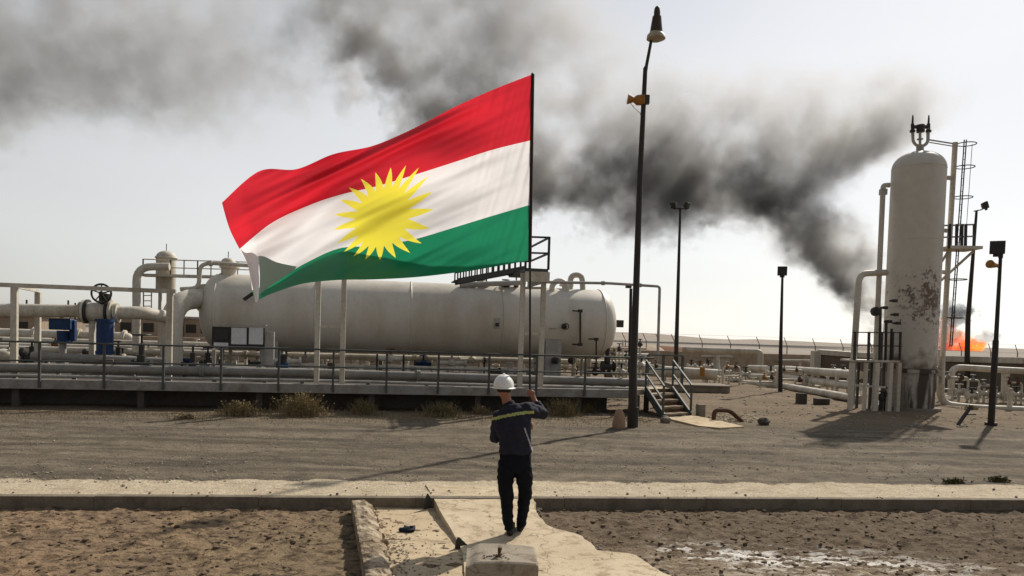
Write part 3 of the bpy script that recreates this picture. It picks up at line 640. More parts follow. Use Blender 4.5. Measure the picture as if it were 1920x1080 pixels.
wvalve(390, 652, 690, F+4.5, 'dark valve half hidden left of the notice board', .13)
wvalve(60, 640, 676, F+5, 'dark valve behind the left portal frame post', .12)
wvalve(222, 640, 682, F+4, 'dark valve just right of the blue cylinder', .11)
wvalve(1140, 640, 690, F+5, 'dark valve beyond the tank right end', .12)
t = thing('blue_pump', 'small dark blue pump on deck right of the notice board', 'pump', PL(532, 705, F+1.9))
MB().cyl(PL(524, 690, F+1.9), PL(541, 690, F+1.9), .17, 16).build('housing', BLUE, t); MB().cyl(PL(532, 690, F+1.9), PL(532, 668, F+1.9), .1, 12).cyl(PL(532, 668, F+1.9), PL(532, 664, F+1.9), .15, 12).build('cap', DARKM, t); MB().cyl(PL(519, 690, F+1.9), PL(523, 690, F+1.9), .21, 16).build('flange', BLUE, t)
t = thing('white_valve', 'rounded white valve at the extreme left edge behind the railing', 'valve', PL(8, 700, F+1.7))
MB().blob(PL(6, 668, F+1.7), (.3, .22, .2), .06, 14, 10, 2).build('valve_body', WHITE, t, ang=60); MB().cyl(PL(14, 665, F+1.7), PL(22, 655, F+1.7), .07, 10).build('actuator_arm', WHITE, t); MB().cyl(PL(6, 668, F+1.7), PL(6, 700, F+1.7), .12, 12).build('stem', GREY, t)
# scrubber vessels with top platform
def scrub(px, ytop, ybot, row, r, label, ant):
    c = PL(px, ytop, row); c1 = PL(px, ybot, row); t = thing('scrubber_vessel', label, 'vessel', [c[0], c[1], c1[2]]); H = c[2]-c1[2]
    P_ = []; Rr = []
    for k in range(7): th = math.pi/2*k/6; P_.append([c[0], c[1], c[2]-r*.7*(1-math.cos(th))]); Rr.append(max(.01, r*math.sin(th)))
    P_ += [[c[0], c[1], c[2]-H*.5], [c[0], c[1], c1[2]]]; Rr += [r, r]
    MB().tube(P_, Rr, 28).build('shell', WHITE, t, ang=50)
    MB().cyl([c[0], c[1], c[2]-.02], [c[0], c[1], c[2]+ant], .014, 6).build('vent_rod', DARKM, t)
    MB().torus([c[0], c[1], c[2]-r*.75], (0, 0, 1), r*1.03, .035, 28, 6).build('flange', WHITE, t)
    for dx in (-.6, .6): MB().bar([c[0]+dx*r, c[1], ZD-.06], [c[0]+dx*r, c[1], c1[2]+.1], .1, .1).build('leg', WHITE, t)
    return t
scrub(312, 470, 548, F+8, .33, 'slim white vertical vessel with domed top beside the gooseneck pipe', .24)
scrub(428, 483, 560, F+6, .22, 'small white domed drum on the tank left end', .2)
t = thing('vessel_walkway', 'white railed walkway round the slim vessel top at left', 'walkway', PL(360, 520, F+8))
A, B = PL(268, 516, F+7.5), PL(470, 521, F+7.5)
b = MB(); b.bar(A, B, .6, .08).build('deck', WHITE, t)
for z in (.55, .28): MB().bar(A+[0, 0, z], B+[0, 0, z], .035, .035).build('rail', WHITE, t)
for k in range(9): q = A+(B-A)*k/8; MB().bar(q, q+[0, 0, .56], .04, .04).build('post', GREY if k % 2 else DARKM, t)
t = thing('fixed_ladder', 'short white ladder between the gooseneck pipe and vessel', 'ladder', PL(275, 600, F+7))
for px in (269, 284): MB().bar(PL(px, 548, F+7.2), PL(px, 600, F+7.2), .035, .035).build('rail', GREY, t)
for y in (554, 564, 574, 584, 594): MB().bar(PL(269, y, F+7.2), PL(284, y, F+7.2), .03, .03).build('rung', GREY, t)
# ---------------------------------------------------------------- background clutter on and behind the platform
rnd = random.Random(21)
def riser(px, py0, py1, row, kind, i, label, grp):
    a0, a1 = PL(px, py0, row), PL(px, py1, row); z0 = ZD-.06 if row < F+10.5 else 0
    t = thing('pipe_riser', label, 'pipe', [a1[0], a1[1], min(a1[2], z0)], grp)
    rr = rnd.uniform(.05, .09)
    L_ = rnd.uniform(.5, 1.1)*rnd.choice((-1, 1))
    MB().tube(fillet([[a1[0], a1[1], z0], a0, a0+PT*L_, a0+PT*L_-[0, 0, a0[2]-z0]], rr*3), rr, 8).build('pipe_run', WHITE, t)
    MB().cyl(a0*[1, 1, 0]+[0, 0, z0+.25], a0*[1, 1, 0]+[0, 0, z0+.32], rr*2, 12).build('flange', WHITE, t)
    if kind: 
        c = a0+PT*L_/2; MB().blob(c, rr*2, .05, 8, 6, i).cyl(c, c+[0, 0, .22], .03, 6).torus(c+[0, 0, .24], (0, 0, 1), .1, .018, 12, 5).build('valve', (DARKM, RUST, WHITE)[kind-1], t)
spots = [(85, 'between the portal posts'), (150, 'right of the blue motor'), (235, 'under the gooseneck pipe'), (356, 'right of the fat elbow pipe'), (380, 'left of the notice board'), (560, 'under the tank left part'), (610, 'behind the middle posts'), (690, 'under the tank middle'), (760, 'under the tank, left of the worker'), (850, 'under the tank above the helmet'), (930, 'under the tank beside the flagpole'), (1075, 'by the tank right saddle'), (1130, 'under the tank right end'), (1160, 'just beyond the tank'), (1200, 'next to the tall lamp post'), (1215, 'right behind the tall lamp post')]
for i, (px, w) in enumerate(spots):
    row = F+rnd.uniform(7, 13); base = 616 + px*.028
    riser(px, base+rnd.uniform(10, 36), base+60, row, rnd.choice((0, 1, 2, 3, 1)), i, 'low white U shaped pipe riser '+w, 'white pipe risers round the tank')
# skid with many small valves right of tank
t = thing('metering_skid', 'dense white skid of small pipes and valves between tank and lamp post', 'pipe skid', PL(1170, 700, F+6)*[1, 1, 0]+[0, 0, ZD])
for k in range(9):
    px = 1148+k*6.5; r_ = F+5+rnd.random()*2; y0 = rnd.uniform(636, 668); MB().tube([PL(px, y0, r_), PL(px, 708, r_)], .035, 8).build('riser', WHITE, t)
    if k % 2 == 0: c = PL(px, y0+5, r_); MB().blob(c, .09, .2, 8, 6, k).cyl(c, c+[0, 0, .18], .025, 6).torus(c+[0, 0, .19], (0, 0, 1), .08, .016, 12, 5).build('valve', DARKM, t)
for y in (652, 672, 690): MB().tube([PL(1140, y, F+6), PL(1212, y+2, F+6)], .04, 8).build('pipe_run', WHITE, t)
# buildings far left
def bldg(x0, x1, ytop, Y, mt, label, extra=None):
    a, b_ = P(x0, ytop, Y), P(x1, ytop+.03*(x1-x0), Y); h = (a[2]+b_[2])/2; cx_ = (a[0]+b_[0])/2; w = b_[0]-a[0]
    t = thing('building', label, 'building', (cx_, Y, 0)); MB().box((cx_, Y+4, h/2-.1), (w, 8, h+.2)).build('wall', mt, t); MB().box((cx_, Y+4, h+.1), (w+.6, 8.6, .25)).build('roof', GREY, t)
    for k in range(max(2, int(w/5))):
        x = a[0]+w*(k+.5)/max(2, int(w/5)); MB().box((x, Y-.02, h*.55), (1.2, .1, 1.)).build('window', DARKM, t)
    return t
bldg(-60, 75, 590, 75, TANW, 'low tan building behind the far left pipes')
bldg(215, 300, 592, 85, TANW, 'low tan building glimpsed behind the gooseneck pipe')
bldg(345, 400, 597, 90, TANW, 'small tan building seen between elbow pipe and tank')
for i, (x, y) in enumerate([(50, 562), (128, 563), (141, 568)]):
    a0 = P(x, y, 80); tag(MB().tube([[a0[0], 80, 0], a0], .1, 6).build('mast', POLEM), ['thin distant mast between the portal posts', 'thin distant mast left of the wheel valve, taller one', 'thin distant mast left of the wheel valve, shorter one'][i], 'mast')
# ---------------------------------------------------------------- stairs
base = G(1262, 783, 0); t = thing('metal_stairs', 'short brown stairs with teal handrails at the platform end', 'stairs', base)
sl = G(1247, 784); sr = G(1292, 781); wd = (sr-sl); dirb = nrm(np.array([-.25, 1, 0]))
top = ZD
for k in range(4):
    z = top*(k+.7)/4.4; off = dirb*(.32*k)
    q = [sl+off, sr+off, sr+off+dirb*.34, sl+off+dirb*.34]
    b = MB(); b.prism([p[:2] for p in q], z-.06, z); b.build('step', CONC if k == 3 else paint('step_rust', (.26, .2, .14), (.12, .07, .045), .7, 4, .9), t, smooth=False, bev=.008)
    b = MB(); b.prism([p[:2] for p in [sl+off+dirb*.3, sr+off+dirb*.3, sr+off+dirb*.32, sl+off+dirb*.32]], z, z+top/4.4-.062); b.build('riser', RUST, t, smooth=False)
for s_, q in ((-1, sl), (1, sr)):
    a0, a1 = q+[0, 0, .02], q+dirb*1.25+[0, 0, top-.02]; e = nrm(wd)*.05*s_
    MB().bar(a0+e, a1+e, .05, .24).build('stringer', TEAL, t)
    for fr in (0.02, .98): c = a0+e*1.6+(a1-a0)*fr; MB().bar(c, c+[0, 0, .86], .05, .05).build('post', TEAL, t)
    for z in (.86, .45): MB().bar(a0+e*1.6+[0, 0, z], a1+e*1.6+[0, 0, z], .045, .045).build('handrail', TEAL, t)
# landing & its railing
t = thing('stair_landing', 'sandy landing slab between platform end and stairs', 'landing', base+[-.8, 1.4, 0])
q = [row_pt(aR+.02, F0+.1, 0), sl+dirb*1.32, sr+dirb*1.32, sr+dirb*2.3, row_pt(aR+.02, F0+1.6, 0)]
b = MB(); b.prism([p[:2] for p in q], ZD-.16, ZD-.0); b.build('slab', CONC, t, smooth=False, bev=.01)
for i, p in enumerate(q[:4]): p = np.array(p); MB().bar(p*[1, 1, 0]+[.03, .06, 0], p*[1, 1, 0]+[.03, .06, ZD-.162], .12, .12).build('support_post', CONCD, t)
t = thing('landing_railing', 'teal grey railing posts behind the stairs landing', 'railing', base+[0, 2, ZD])
rr = [PL(x, 700, F0+2.3) for x in (1214, 1243, 1279)]
for p in rr: MB().bar([p[0], p[1], ZD], [p[0], p[1], ZD+.95], .07, .07).build('post', TEAL, t)
for z in (.95, .5): MB().bar([rr[0][0], rr[0][1], ZD+z], [rr[2][0], rr[2][1], ZD+z], .045, .045).build('rail', TEAL, t)
# small objects
p = G(1295, 781, 0); tag(MB().box(p+[.3, .1, .17], (.22, .2, .36), .2).build('concrete_stub', CONCG, bev=.02), 'short grey concrete stub right of the stairs foot', 'concrete block')
p = G(1160, 803, 0); tag(MB().tube([p, p+[0, 0, .1], p+[.01, 0, .3], p+[0, 0, .42], p+[.01, 0, .47]], [.15, .16, .13, .09, .03], 10).build('marker_stone', paint('tan_stone', (.33, .22, .14), (.2, .13, .08), .6, 8, .9)), 'tan rounded marker stone at the foot of the tall lamp post', 'stone')
p = G(1248, 793, 0); tag(MB().blob(p+[0, 0, .07], (.15, .12, .12), .15, 8, 6, 3).build('grey_rock', CONCG, smooth=False), 'grey rock at the left foot of the stairs', 'rock')
p = G(1433, 797, 0); tag(MB().blob(p+[0, 0, .08], (.16, .13, .12), .2, 9, 7, 5).build('brown_rock', CONCD, smooth=False), 'dark rock lying alone right of the bent pipe', 'rock')
p0, p1, p2, p3 = G(1338, 790, 0), G(1344, 782, .25), G(1375, 782, .25), G(1392, 791, 0)
tag(MB().tube(fillet([p0, p0+[0, 0, .3], p3+[-.35, .02, .3], p3], .14), .06, 10).build('bent_pipe', RUST), 'rusty bent pipe arching over the dirt right of the stairs', 'pipe')
b = MB(); rnd = random.Random(12)
for k in range(220):
    b.blob(G(rnd.gauss(1375, 26), rnd.gauss(783, 6), 0), (rnd.uniform(.01, .07), rnd.uniform(.01, .06), rnd.uniform(.01, .04)), .35, 6, 4, k)
tag(b.build('rubble_heap', CONC, smooth=False), 'pale rubble strewn around the bent rusty pipe', 'rubble', kind='stuff')
p = G(1502, 757, 0); tag(MB().box(p+[0, 0, .18], (.32, .26, .4), .2).build('dark_stump', CONCD, bev=.03), 'dark stub block on the dirt left of the tower shadow', 'concrete block')
p = G(1540, 758, 0); tag(MB().box(p+[0, 0, .1], (.5, .3, .22), .1).build('low_sleeper', CONCD, bev=.03), 'low dark sleeper under the right hand pipes', 'pipe support')
t = thing('tilted_signpost', 'short dark stake leaning beside the white pipe right of the tower', 'stake', G(1796, 796, 0))
MB().bar(G(1796, 797, 0), G(1796, 797, 0)+[.35, .1, .45], .07, .07).build('stake', DARKM, t); MB().cyl(G(1796, 797, 0)+[.2, .05, .3], G(1796, 797, 0)+[.5, .0, .32], .02, 6).build('crosspiece', DARKM, t)
# ---------------------------------------------------------------- right side pipe field (real world lines)
def gpipe(label, pts, r, mt=WHITE, bend=.3, sup=(), name='pipe', fl=()):
    """pts: (px,py,Y)"""
    W_ = [P(*q) for q in pts]; t = thing(name, label, 'pipe', (W_[0]+W_[-1])/2*[1, 1, 0]); path = fillet(W_, bend) if len(W_) > 2 else W_
    MB().tube(path, r, 14).build('pipe_run', mt, t)
    for u_ in sup: c = W_[0]+(W_[-1]-W_[0])*u_; MB().bar([c[0], c[1], 0], [c[0], c[1], c[2]-r*.7], .12, .12).build('support', mt, t)
    for u_ in fl:
        c = W_[0]+(W_[1]-W_[0])*u_; d = nrm(W_[1]-W_[0]); MB().cyl(c-d*.06, c+d*.06, r*1.5, 16).build('flange', mt, t)
    return t
gpipe('upper white pipe running down to the tower foot', [(1405, 690, 42), (1475, 692, 38), (1612, 703, 29)], .17, sup=(.35, .6, .85))
gpipe('middle white pipe running down to the tower foot', [(1405, 706, 40), (1480, 708, 37), (1612, 726, 29)], .16, sup=(.35, .7))
gpipe('lowest white pipe running down to the tower foot', [(1395, 718, 38), (1470, 724, 35), (1614, 749, 27.5)], .15, sup=(.3, .55, .8))
gpipe('thin white pipe above the pipe bundle left of tower', [(1430, 676, 52), (1520, 677, 46)], .1, sup=(.2, .8))
gpipe('second thin white pipe far behind the pipe bundle', [(1190, 678, 56), (1360, 684, 52), (1425, 684, 50)], .12, sup=(.1, .5, .9))
gpipe('big white pipe lying flat right of the tall lamp post', [(1150, 692, 36), (1252, 697, 35.5), (1345, 703, 35)], .27, sup=(.1, .5, .9), fl=(.5,))
gpipe('thin low white pipe in front of the pipe bundle', [(1345, 728, 36), (1470, 734, 33.5)], .08, sup=(.2, .8))
gpipe('white portal pipe crossing behind the stairs', [(1280, 655, 46), (1426, 660, 44), (1424, 742, 44)], .17, bend=.2)
gpipe('white upright pipe in the valve cluster left of portal pipe', [(1345, 668, 45), (1352, 735, 44)], .1)
gpipe('white portal pipe at the far right edge', [(1783, 742, 31), (1784, 688, 31), (1885, 694, 30.5), (1990, 699, 30)], .13, bend=.4, sup=())
gpipe('white upright post of the far right portal pipe', [(1886, 690, 30.6), (1884, 752, 30.6)], .15)
gpipe('long white ground pipe right of the tower foot', [(1765, 655, 28.6), (1763, 758, 28.6), (1830, 766, 27.6), (1990, 772, 26)], .14, bend=.5, sup=(.6, .9))
gpipe('thin white pipe above ground pipe at far right', [(1770, 745, 33), (1990, 752, 31)], .08, sup=(.3, .7))
# valve cluster things at right (copied model)
vb = None
def gvalve(px, py, Y, label, mt, sc=1.):
    p = P(px, py, Y); t = thing('flanged_valve', label, 'valve', [p[0], p[1], 0], 'valves in the right hand pipe field')
    MB().cyl(p-[.22*sc, 0, 0], p+[.22*sc, 0, 0], .13*sc, 12).cyl(p-[.27*sc, 0, 0], p-[.2*sc, 0, 0], .22*sc, 14).cyl(p+[.2*sc, 0, 0], p+[.27*sc, 0, 0], .22*sc, 14).build('valve_body', WHITE, t)
    MB().cyl(p, p+[0, 0, .4*sc], .06*sc, 8).torus(p+[0, 0, .42*sc], (0, 0, 1), .17*sc, .025*sc, 16, 6).cyl(p+[-.17*sc, 0, .42*sc], p+[.17*sc, 0, .42*sc], .02, 6).build('hand_wheel', mt, t)
    MB().cyl([p[0], p[1], 0], p, .05, 8).build('stem', WHITE, t)
import itertools
vs_ = [(1296, 688, 41, 'first flanged valve right of the stairs rail', DARKM), (1312, 690, 41, 'second flanged valve right of the stairs rail', RUST), (1328, 688, 41.5, 'third flanged valve right of the stairs rail', DARKM),
       (1362, 700, 40, 'dark wheeled valve left of the portal pipe', DARKM), (1380, 712, 39, 'low valve among fittings left of the portal pipe', WHITE), (1398, 702, 40, 'valve tucked against the portal pipe', DARKM), (1412, 722, 38, 'low valve at the portal pipe foot', WHITE),
       (1445, 700, 37, 'valve between portal pipe and thin lamp pole', DARKM), (1456, 712, 36, 'low valve beside the thin lamp pole', WHITE), (1366, 728, 37.5, 'lowest valve at the dirt edge', DARKM), (1340, 722, 38, 'valve at the left end of the cluster', WHITE), (1392, 732, 37, 'white valve near the ground beside portal foot', WHITE),
       (1798, 735, 30, 'white valve at the far right portal pipe foot', WHITE), (1822, 742, 29.5, 'dark wheeled valve behind the right lamp pole', DARKM), (1845, 738, 30, 'valve left of the rightmost lamp pole', WHITE), (1868, 742, 30, 'rusty wheeled valve right of the rightmost lamp pole', RUST), (1905, 740, 30, 'dark wheeled valve at the right image edge', DARKM)]
for q in vs_: gvalve(q[0], q[1], q[2], q[3], q[4], .9 if q[2] > 33 else .75)
t = thing('white_cabinet', 'low white control cabinet with dark vents beyond the stairs', 'cabinet', P(1325, 690, 50)*[1, 1, 0])
a, b_ = P(1288, 667, 50), P(1362, 669, 50); MB().box(((a[0]+b_[0])/2, 50, a[2]/2), (b_[0]-a[0], 1.6, a[2])).build('body', WHITE, t, bev=.05)
for px in (1306, 1315, 1324): q = P(px, 676, 49.15); MB().box(q, (.22, .06, .3)).build('vent', DARKM, t)
MB().box(((a[0]+b_[0])/2, 50, a[2]+.05), (b_[0]-a[0]+.3, 1.9, .12)).build('roof', WHITE, t)
t = thing('low_tank_basin', 'low dark concrete basin with pale rim behind the stairs', 'basin', P(1310, 720, 33)*[1, 1, 0])
a, b_ = G(1262, 735, 0), G(1366, 737, 0); c = (a+b_)/2; MB().box(c+[0, .8, .13], (b_[0]-a[0], 1.6, .26)).build('wall', CONCG, t, bev=.02); MB().box(c+[0, .8, .28], (b_[0]-a[0]+.1, 1.7, .05)).build('rim', CONCG, t)
# yellow-brown valve on big pipe
gpipe('ochre stub standing on the big flat pipe', [(1317, 706, 34.6), (1317, 688, 34.6)], .12, ORNG)
# brown bund wall with pale coping, behind the tower
t = thing('bund_wall', 'long brown wall with pale coping running behind the tower', 'wall', P(1700, 700, 38)*[1, 1, 0])
w = [P(1536, 655, 44), P(1600, 660, 42), P(1765, 667, 38), P(1925, 670, 34), P(2150, 676, 30)]
for i in range(len(w)-1):
    a, c = w[i], w[i+1]; b = MB(); nn_ = nrm(np.cross(c-a, [0, 0, 1]))*.15; q = [a-nn_, c-nn_, c+nn_, a+nn_]
    b.prism([p[:2] for p in q], -.1, [a[2]-.3, c[2]-.3, c[2]-.3, a[2]-.3]); b.build('wall_panel', BROWNW, t, smooth=False)
    b = MB(); nn_ = nn_*1.7; q = [a-nn_, c-nn_, c+nn_, a+nn_]; b.prism([p[:2] for p in q], [a[2]-.298]*1+[c[2]-.298]*2+[a[2]-.298], [a[2], c[2], c[2], a[2]]); b.build('coping', WHITE, t, smooth=False, bev=.03)
MB().bar(P(1530, 658, 43.8)*[1, 1, 0], P(1530, 658, 43.8), .42, .42).build('end_post', WHITE, t)
# brown soil strips / berms beyond
def berm(x0, x1, yt, Y, mt, label, seed):
    a, c = P(x0, yt, Y), P(x1, yt+(x1-x0)*.031, Y); nU = 40; V = []; h = (a[2]+c[2])/2
    for i in range(nU+1):
        u_ = i/nU; x = a[0]+(c[0]-a[0])*u_; hh = max(.01, h*(math.sin(math.pi*u_)**.35)*(1+.3*noise.noise(Vector((x*.15, seed, 0)))))
        for v_, k in ((-5, 0), (-2, .6), (0, 1), (2, .7), (6, 0)): V.append((x, Y+v_, hh*k-.03))
    b = MB(); b.add(V, [(i*5+j, (i+1)*5+j, (i+1)*5+j+1, i*5+j+1) for i in range(nU) for j in range(4)]); return tag(b.build('soil_berm', mt, ang=180), label, 'soil berm')
berm(1180, 1250, 646, 80, TANW, 'tan soil bank right of the tall lamp post', 1); berm(1236, 1345, 648, 62, REDS, 'red brown soil bank behind the stairs', 2)
berm(1360, 1425, 657, 78, REDS, 'red brown soil bank behind the white portal pipe', 3); berm(1430, 1535, 661, 85, CONCD, 'dark soil bank left of the brown wall', 4); berm(1120, 1330, 644, 110, REDS, 'long distant red soil bank along the fence', 5)
# boundary fence with angled outriggers
t = thing('boundary_fence', 'distant wire fence on posts with angled barbed wire arms', 'fence', P(1450, 650, 70)*[1, 1, 0])
prev = None
for px in [1130, 1170, 1209, 1233, 1262, 1314, 1367, 1421, 1473, 1526, 1578, 1632, 1690, 1745, 1800, 1855, 1905, 1955]:
    top_ = P(px+3, 640+(px-1209)*.031, 70); tip = top_+np.array([-.4, -.2, .75]); foot = top_*[1, 1, 0]
    MB().bar(foot, top_, .07, .07).build('post', CONCG, t); MB().bar(top_, tip, .05, .05).build('outrigger', CONCG, t)
    if prev is not None:
        b = MB()
        for q0, q1 in ((prev[0], top_), (prev[1], tip)): b.tube([q0, q1], .006, 4, cap=False)
        b.build('wire', CONCG, t)
    prev = (top_, tip)
# ---------------------------------------------------------------- tower
tb = G(1700, 767, 0); TX, TY = tb[0], tb[1]; rT = .85
tt = thing('separator_tower', 'tall white vertical vessel with domed top and stained skirt', 'tower', (TX, TY, 0))
zb_ = zat(TX, TY, 690); zs = zat(TX, TY, 322); zt_ = zat(TX, TY, 290)
def tower_mat():
    m = paint('tower_paint', (.54, .51, .45), (.42, .375, .31), .4, .45, .6, bump=.03, streak=True, grain=.12); nt = m.node_tree; L = nt.links.new; b = nt.nodes['Principled BSDF']
    src = b.inputs['Base Color'].links[0].from_socket; tc = nd(nt, 'ShaderNodeTexCoord'); sep = nd(nt, 'ShaderNodeSeparateXYZ'); L(tc.outputs['Object'], sep.inputs[0])
    def noi(sc, det=8, ro=.75):
        n = nd(nt, 'ShaderNodeTexNoise'); n.inputs['Scale'].default_value = sc; n.inputs['Detail'].default_value = det; n.inputs['Roughness'].default_value = ro; L(tc.outputs['Object'], n.inputs[0]); return n.outputs[0]
    zz = zat(TX, TY, 565)
    dx = mth(nt, 'MULTIPLY', mth(nt, 'SUBTRACT', sep.outputs[0], .12), 1.4); dz = mth(nt, 'MULTIPLY', mth(nt, 'SUBTRACT', sep.outputs[2], zz), 1.25)
    d = mth(nt, 'SQRT', mth(nt, 'ADD', mth(nt, 'MULTIPLY', dx, dx), mth(nt, 'MULTIPLY', dz, dz)))
    sp = mth(nt, 'SUBTRACT', noi(5.5), mth(nt, 'MULTIPLY', d, .125))
    c = mix(nt, ramp(nt, sp, [(.38, 0), (.46, .85)]), src, (.095, .055, .034))
    st = ramp(nt, mth(nt, 'SUBTRACT', mth(nt, 'MULTIPLY_ADD', noi(2.2, 5, .6), .9, .2), mth(nt, 'MULTIPLY', mth(nt, 'SUBTRACT', sep.outputs[2], zb_), .42)), [(.38, 0), (.66, .85)])
    c = mix(nt, st, c, (.09, .055, .035)); L(c, b.inputs['Base Color']); return m
P_ = []; Rr = []
for k in range(11): th = math.pi/2*k/10; P_.append((TX, TY, zs+(zt_-zs)*math.cos(th))); Rr.append(max(.01, rT*math.sin(th)**.85))
P_ += [(TX, TY, zs+(zb_-zs)*f) for f in (.25, .5, .75, 1)]+[(TX, TY, zb_-.06)]; Rr += [rT]*4+[rT*.9]
sh = MB().tube(P_, Rr, 56).build('shell', tower_mat(), tt, ang=50)
for f in (0, .36, .7): MB().torus((TX, TY, zs+(zb_-zs)*f), (0, 0, 1), rT, .008, 56, 5).build('weld_seam', WHITE, sh)
def skirt_mat():
    m = paint('skirt_paint', (.42, .39, .35), (.10, .07, .055), .9, 1.2, .8, streak=True, bump=.3); nt = m.node_tree; L = nt.links.new; b = nt.nodes['Principled BSDF']; src = b.inputs['Base Color'].links[0].from_socket
    tc = nd(nt, 'ShaderNodeTexCoord'); mp = nd(nt, 'ShaderNodeMapping'); mp.inputs['Scale'].default_value = (4, 4, .55); L(tc.outputs['Object'], mp.inputs[0]); n = nd(nt, 'ShaderNodeTexNoise'); n.inputs['Scale'].default_value = 1; n.inputs['Detail'].default_value = 6; L(mp.outputs[0], n.inputs[0])
    L(mix(nt, ramp(nt, n.outputs[0], [(.44, 0), (.56, .9)]), src, (.045, .03, .02)), b.inputs['Base Color']); return m
SKM = skirt_mat()
MB().tube([(TX, TY, -.05), (TX, TY, zb_-.03)], [.84, .84], 44).build('skirt', SKM, tt, ang=50); MB().cyl((TX, TY, zb_-.14), (TX, TY, zb_-.02), .9, 48).build('base_ring', SKM, tt)
MB().cyl((TX, TY, -.02), (TX, TY, .1), 1.05, 40).build('base_plate', CONCG, tt)
# relief valves on top
def tp(px, py, dY=0): return P(px, py, TY+dY)
b = MB().cyl(tp(1725, 292), tp(1725, 272), .12, 12).tube(fillet([tp(1725, 276), tp(1712, 268), tp(1711, 240)], .15), .05, 10).tube(fillet([tp(1727, 276), tp(1740, 268), tp(1740, 240)], .15), .055, 10); b.build('top_piping', GREY, tt)
for px in (1711, 1741): MB().tube([tp(px, 248), tp(px, 244), tp(px, 243), tp(px, 232), tp(px, 231), tp(px+.5, 222), tp(px+.5, 216)], [.09, .09, .055, .055, .035, .03, .02], 10).build('relief_valve', DARKM, tt)
MB().bar(tp(1711, 238), tp(1741, 238), .12, .09).cyl(tp(1726, 248), tp(1726, 234), .13, 12).build('valve_bridge', DARKM, tt)
MB().cyl(tp(1725, 272), tp(1725, 244), .045, 10).cyl(tp(1725, 262), tp(1725, 260), .1, 12).build('valve_stem', GREY, tt)
def tpipe(label, pts, r, mt=WHITE, nm='riser_pipe', bend=.25): return MB().tube(fillet([tp(*q) for q in pts], bend), r, 12).build(nm, mt, tt)
tpipe('', [(1668, 347, 0), (1656, 347, 0), (1643, 640, -.4), (1638, 760, -.4)], .085)
tpipe('', [(1662, 511, -.2), (1611, 513, -.6), (1599, 700, -.6), (1596, 760, -.6)], .105, bend=.35)
MB().box(tp(1656, 360), (.2, .2, .2)).build('pipe_bracket', GREY, tt)
MB().blob(tp(1641, 584, -.45), .16, .1, 10, 8, 3).build('flange_cluster', DARKM, tt)
for x, y0, y1 in ((1651, 578, 676), (1662, 600, 676), (1672, 616, 676)): MB().tube([tp(x, y0, -1.05), tp(x-2, y1, -1.05)], .045, 8).build('bridle_pipe', DARKM, tt)
for x, y in ((1656, 577), (1674, 564), (1676, 590), (1664, 603), (1680, 606)): MB().cyl(tp(x-6, y, -1.05), tp(x+6, y, -1.05), .035, 8).box(tp(x+4, y, -1.05), (.13, .12, .1)).build('gauge_fitting', DARKM, tt)
# right hand structure: main post, brackets, hand rail, caged ladder, platform
tl = thing('caged_ladder', 'caged ladder and post with small platform on tower right side', 'ladder', tp(1770, 700)*[1, 1, 0])
MB().tube([tp(1791, 267), tp(1768, 660), tp(1765, 720)], .085, 12).build('main_post', WHITE, tl)
for y in (333, 432, 510): MB().bar(tp(1766, y), tp(1790-(y-267)*.06, y+1), .14, .12).build('bracket', WHITE, tl)
MB().bar(tp(1741, 262), tp(1792, 270), .04, .04).bar(tp(1743, 267), tp(1792, 275), .03, .03).build('top_rail', GREY, tl)
lx0 = lambda y: 1809-(y-270)*.07
for dx in (-1.5, 2.5): MB().tube([tp(lx0(262)+dx, 262), tp(lx0(650)+dx, 650)], .022, 6).build('ladder_rail', DARKM, tl)
for y in range(275, 650, 12): MB().bar(tp(lx0(y)-2, y), tp(lx0(y)+3, y, .25), .018, .018).build('rung', DARKM, tl)
for y in (270, 313, 370, 524, 596): 
    c = tp(lx0(y), y); MB().torus(c+[.06, .0, 0], (0, 0, 1), .3, .018, 22, 5).build('cage_hoop', RAILM, tl)
for dx in (14,): MB().tube([tp(lx0(270)+dx, 270), tp(lx0(420)+dx, 420)], .01, 5).build('cage_bar', RAILM, tl)
A, B = tp(1766, 466), tp(1826, 467); MB().bar(A, B, 1., .1).build('deck', WHITE, tl)
for px in (1803, 1810, 1826, 1780, 1793): MB().bar(tp(px, 466, -.45), tp(px+1, 420, -.45), .07, .07).build('platform_post', DARKM, tl)
for y in (421, 443): MB().bar(tp(1768, y+2, -.45), tp(1828, y, -.45), .05, .05).build('platform_rail', GREY, tl)
MB().bar(tp(1762, 528), tp(1824, 472), .07, .07).build('brace', WHITE, tl); MB().bar(tp(1757, 505), tp(1776, 474), .06, .06).build('brace', WHITE, tl)
# low platform left of the tower with dark railing, pale legs
tq = thing('service_platform', 'small service platform with black railing and pale legs left of tower', 'platform', tp(1640, 760)*[1, 1, 0])
def sp_(px, py, d=-1.2): return tp(px, py, d)
A, B = sp_(1598, 676), sp_(1688, 678); MB().bar(A+[0, .45, 0], B+[0, .45, 0], .9, .06).build('deck', WHITE, tq)
for x in (1602, 1628, 1652, 1673, 1687):
    MB().bar(sp_(x, 675), sp_(x+1.5, 622), .065 if x < 1660 else .05, .065).build('railing_post', DARKM, tq)
for x in (1606, 1645): MB().bar(sp_(x, 675, -.3), sp_(x+1.5, 622, -.3), .05, .05).build('railing_post', DARKM, tq)
for y in (623, 648): MB().bar(sp_(1600, y), sp_(1690, y+1), .035, .035).build('rail', DARKM, tq); MB().bar(sp_(1600, y), sp_(1604, y, -.3), .035, .035).build('rail', DARKM, tq)
for x, w_ in ((1598, .14), (1624, .08), (1644, .16), (1670, .13), (1686, .12)):
    c = sp_(x, 680); MB().bar([c[0], c[1], 0], c, w_, .12).build('leg', WHITE, tq)
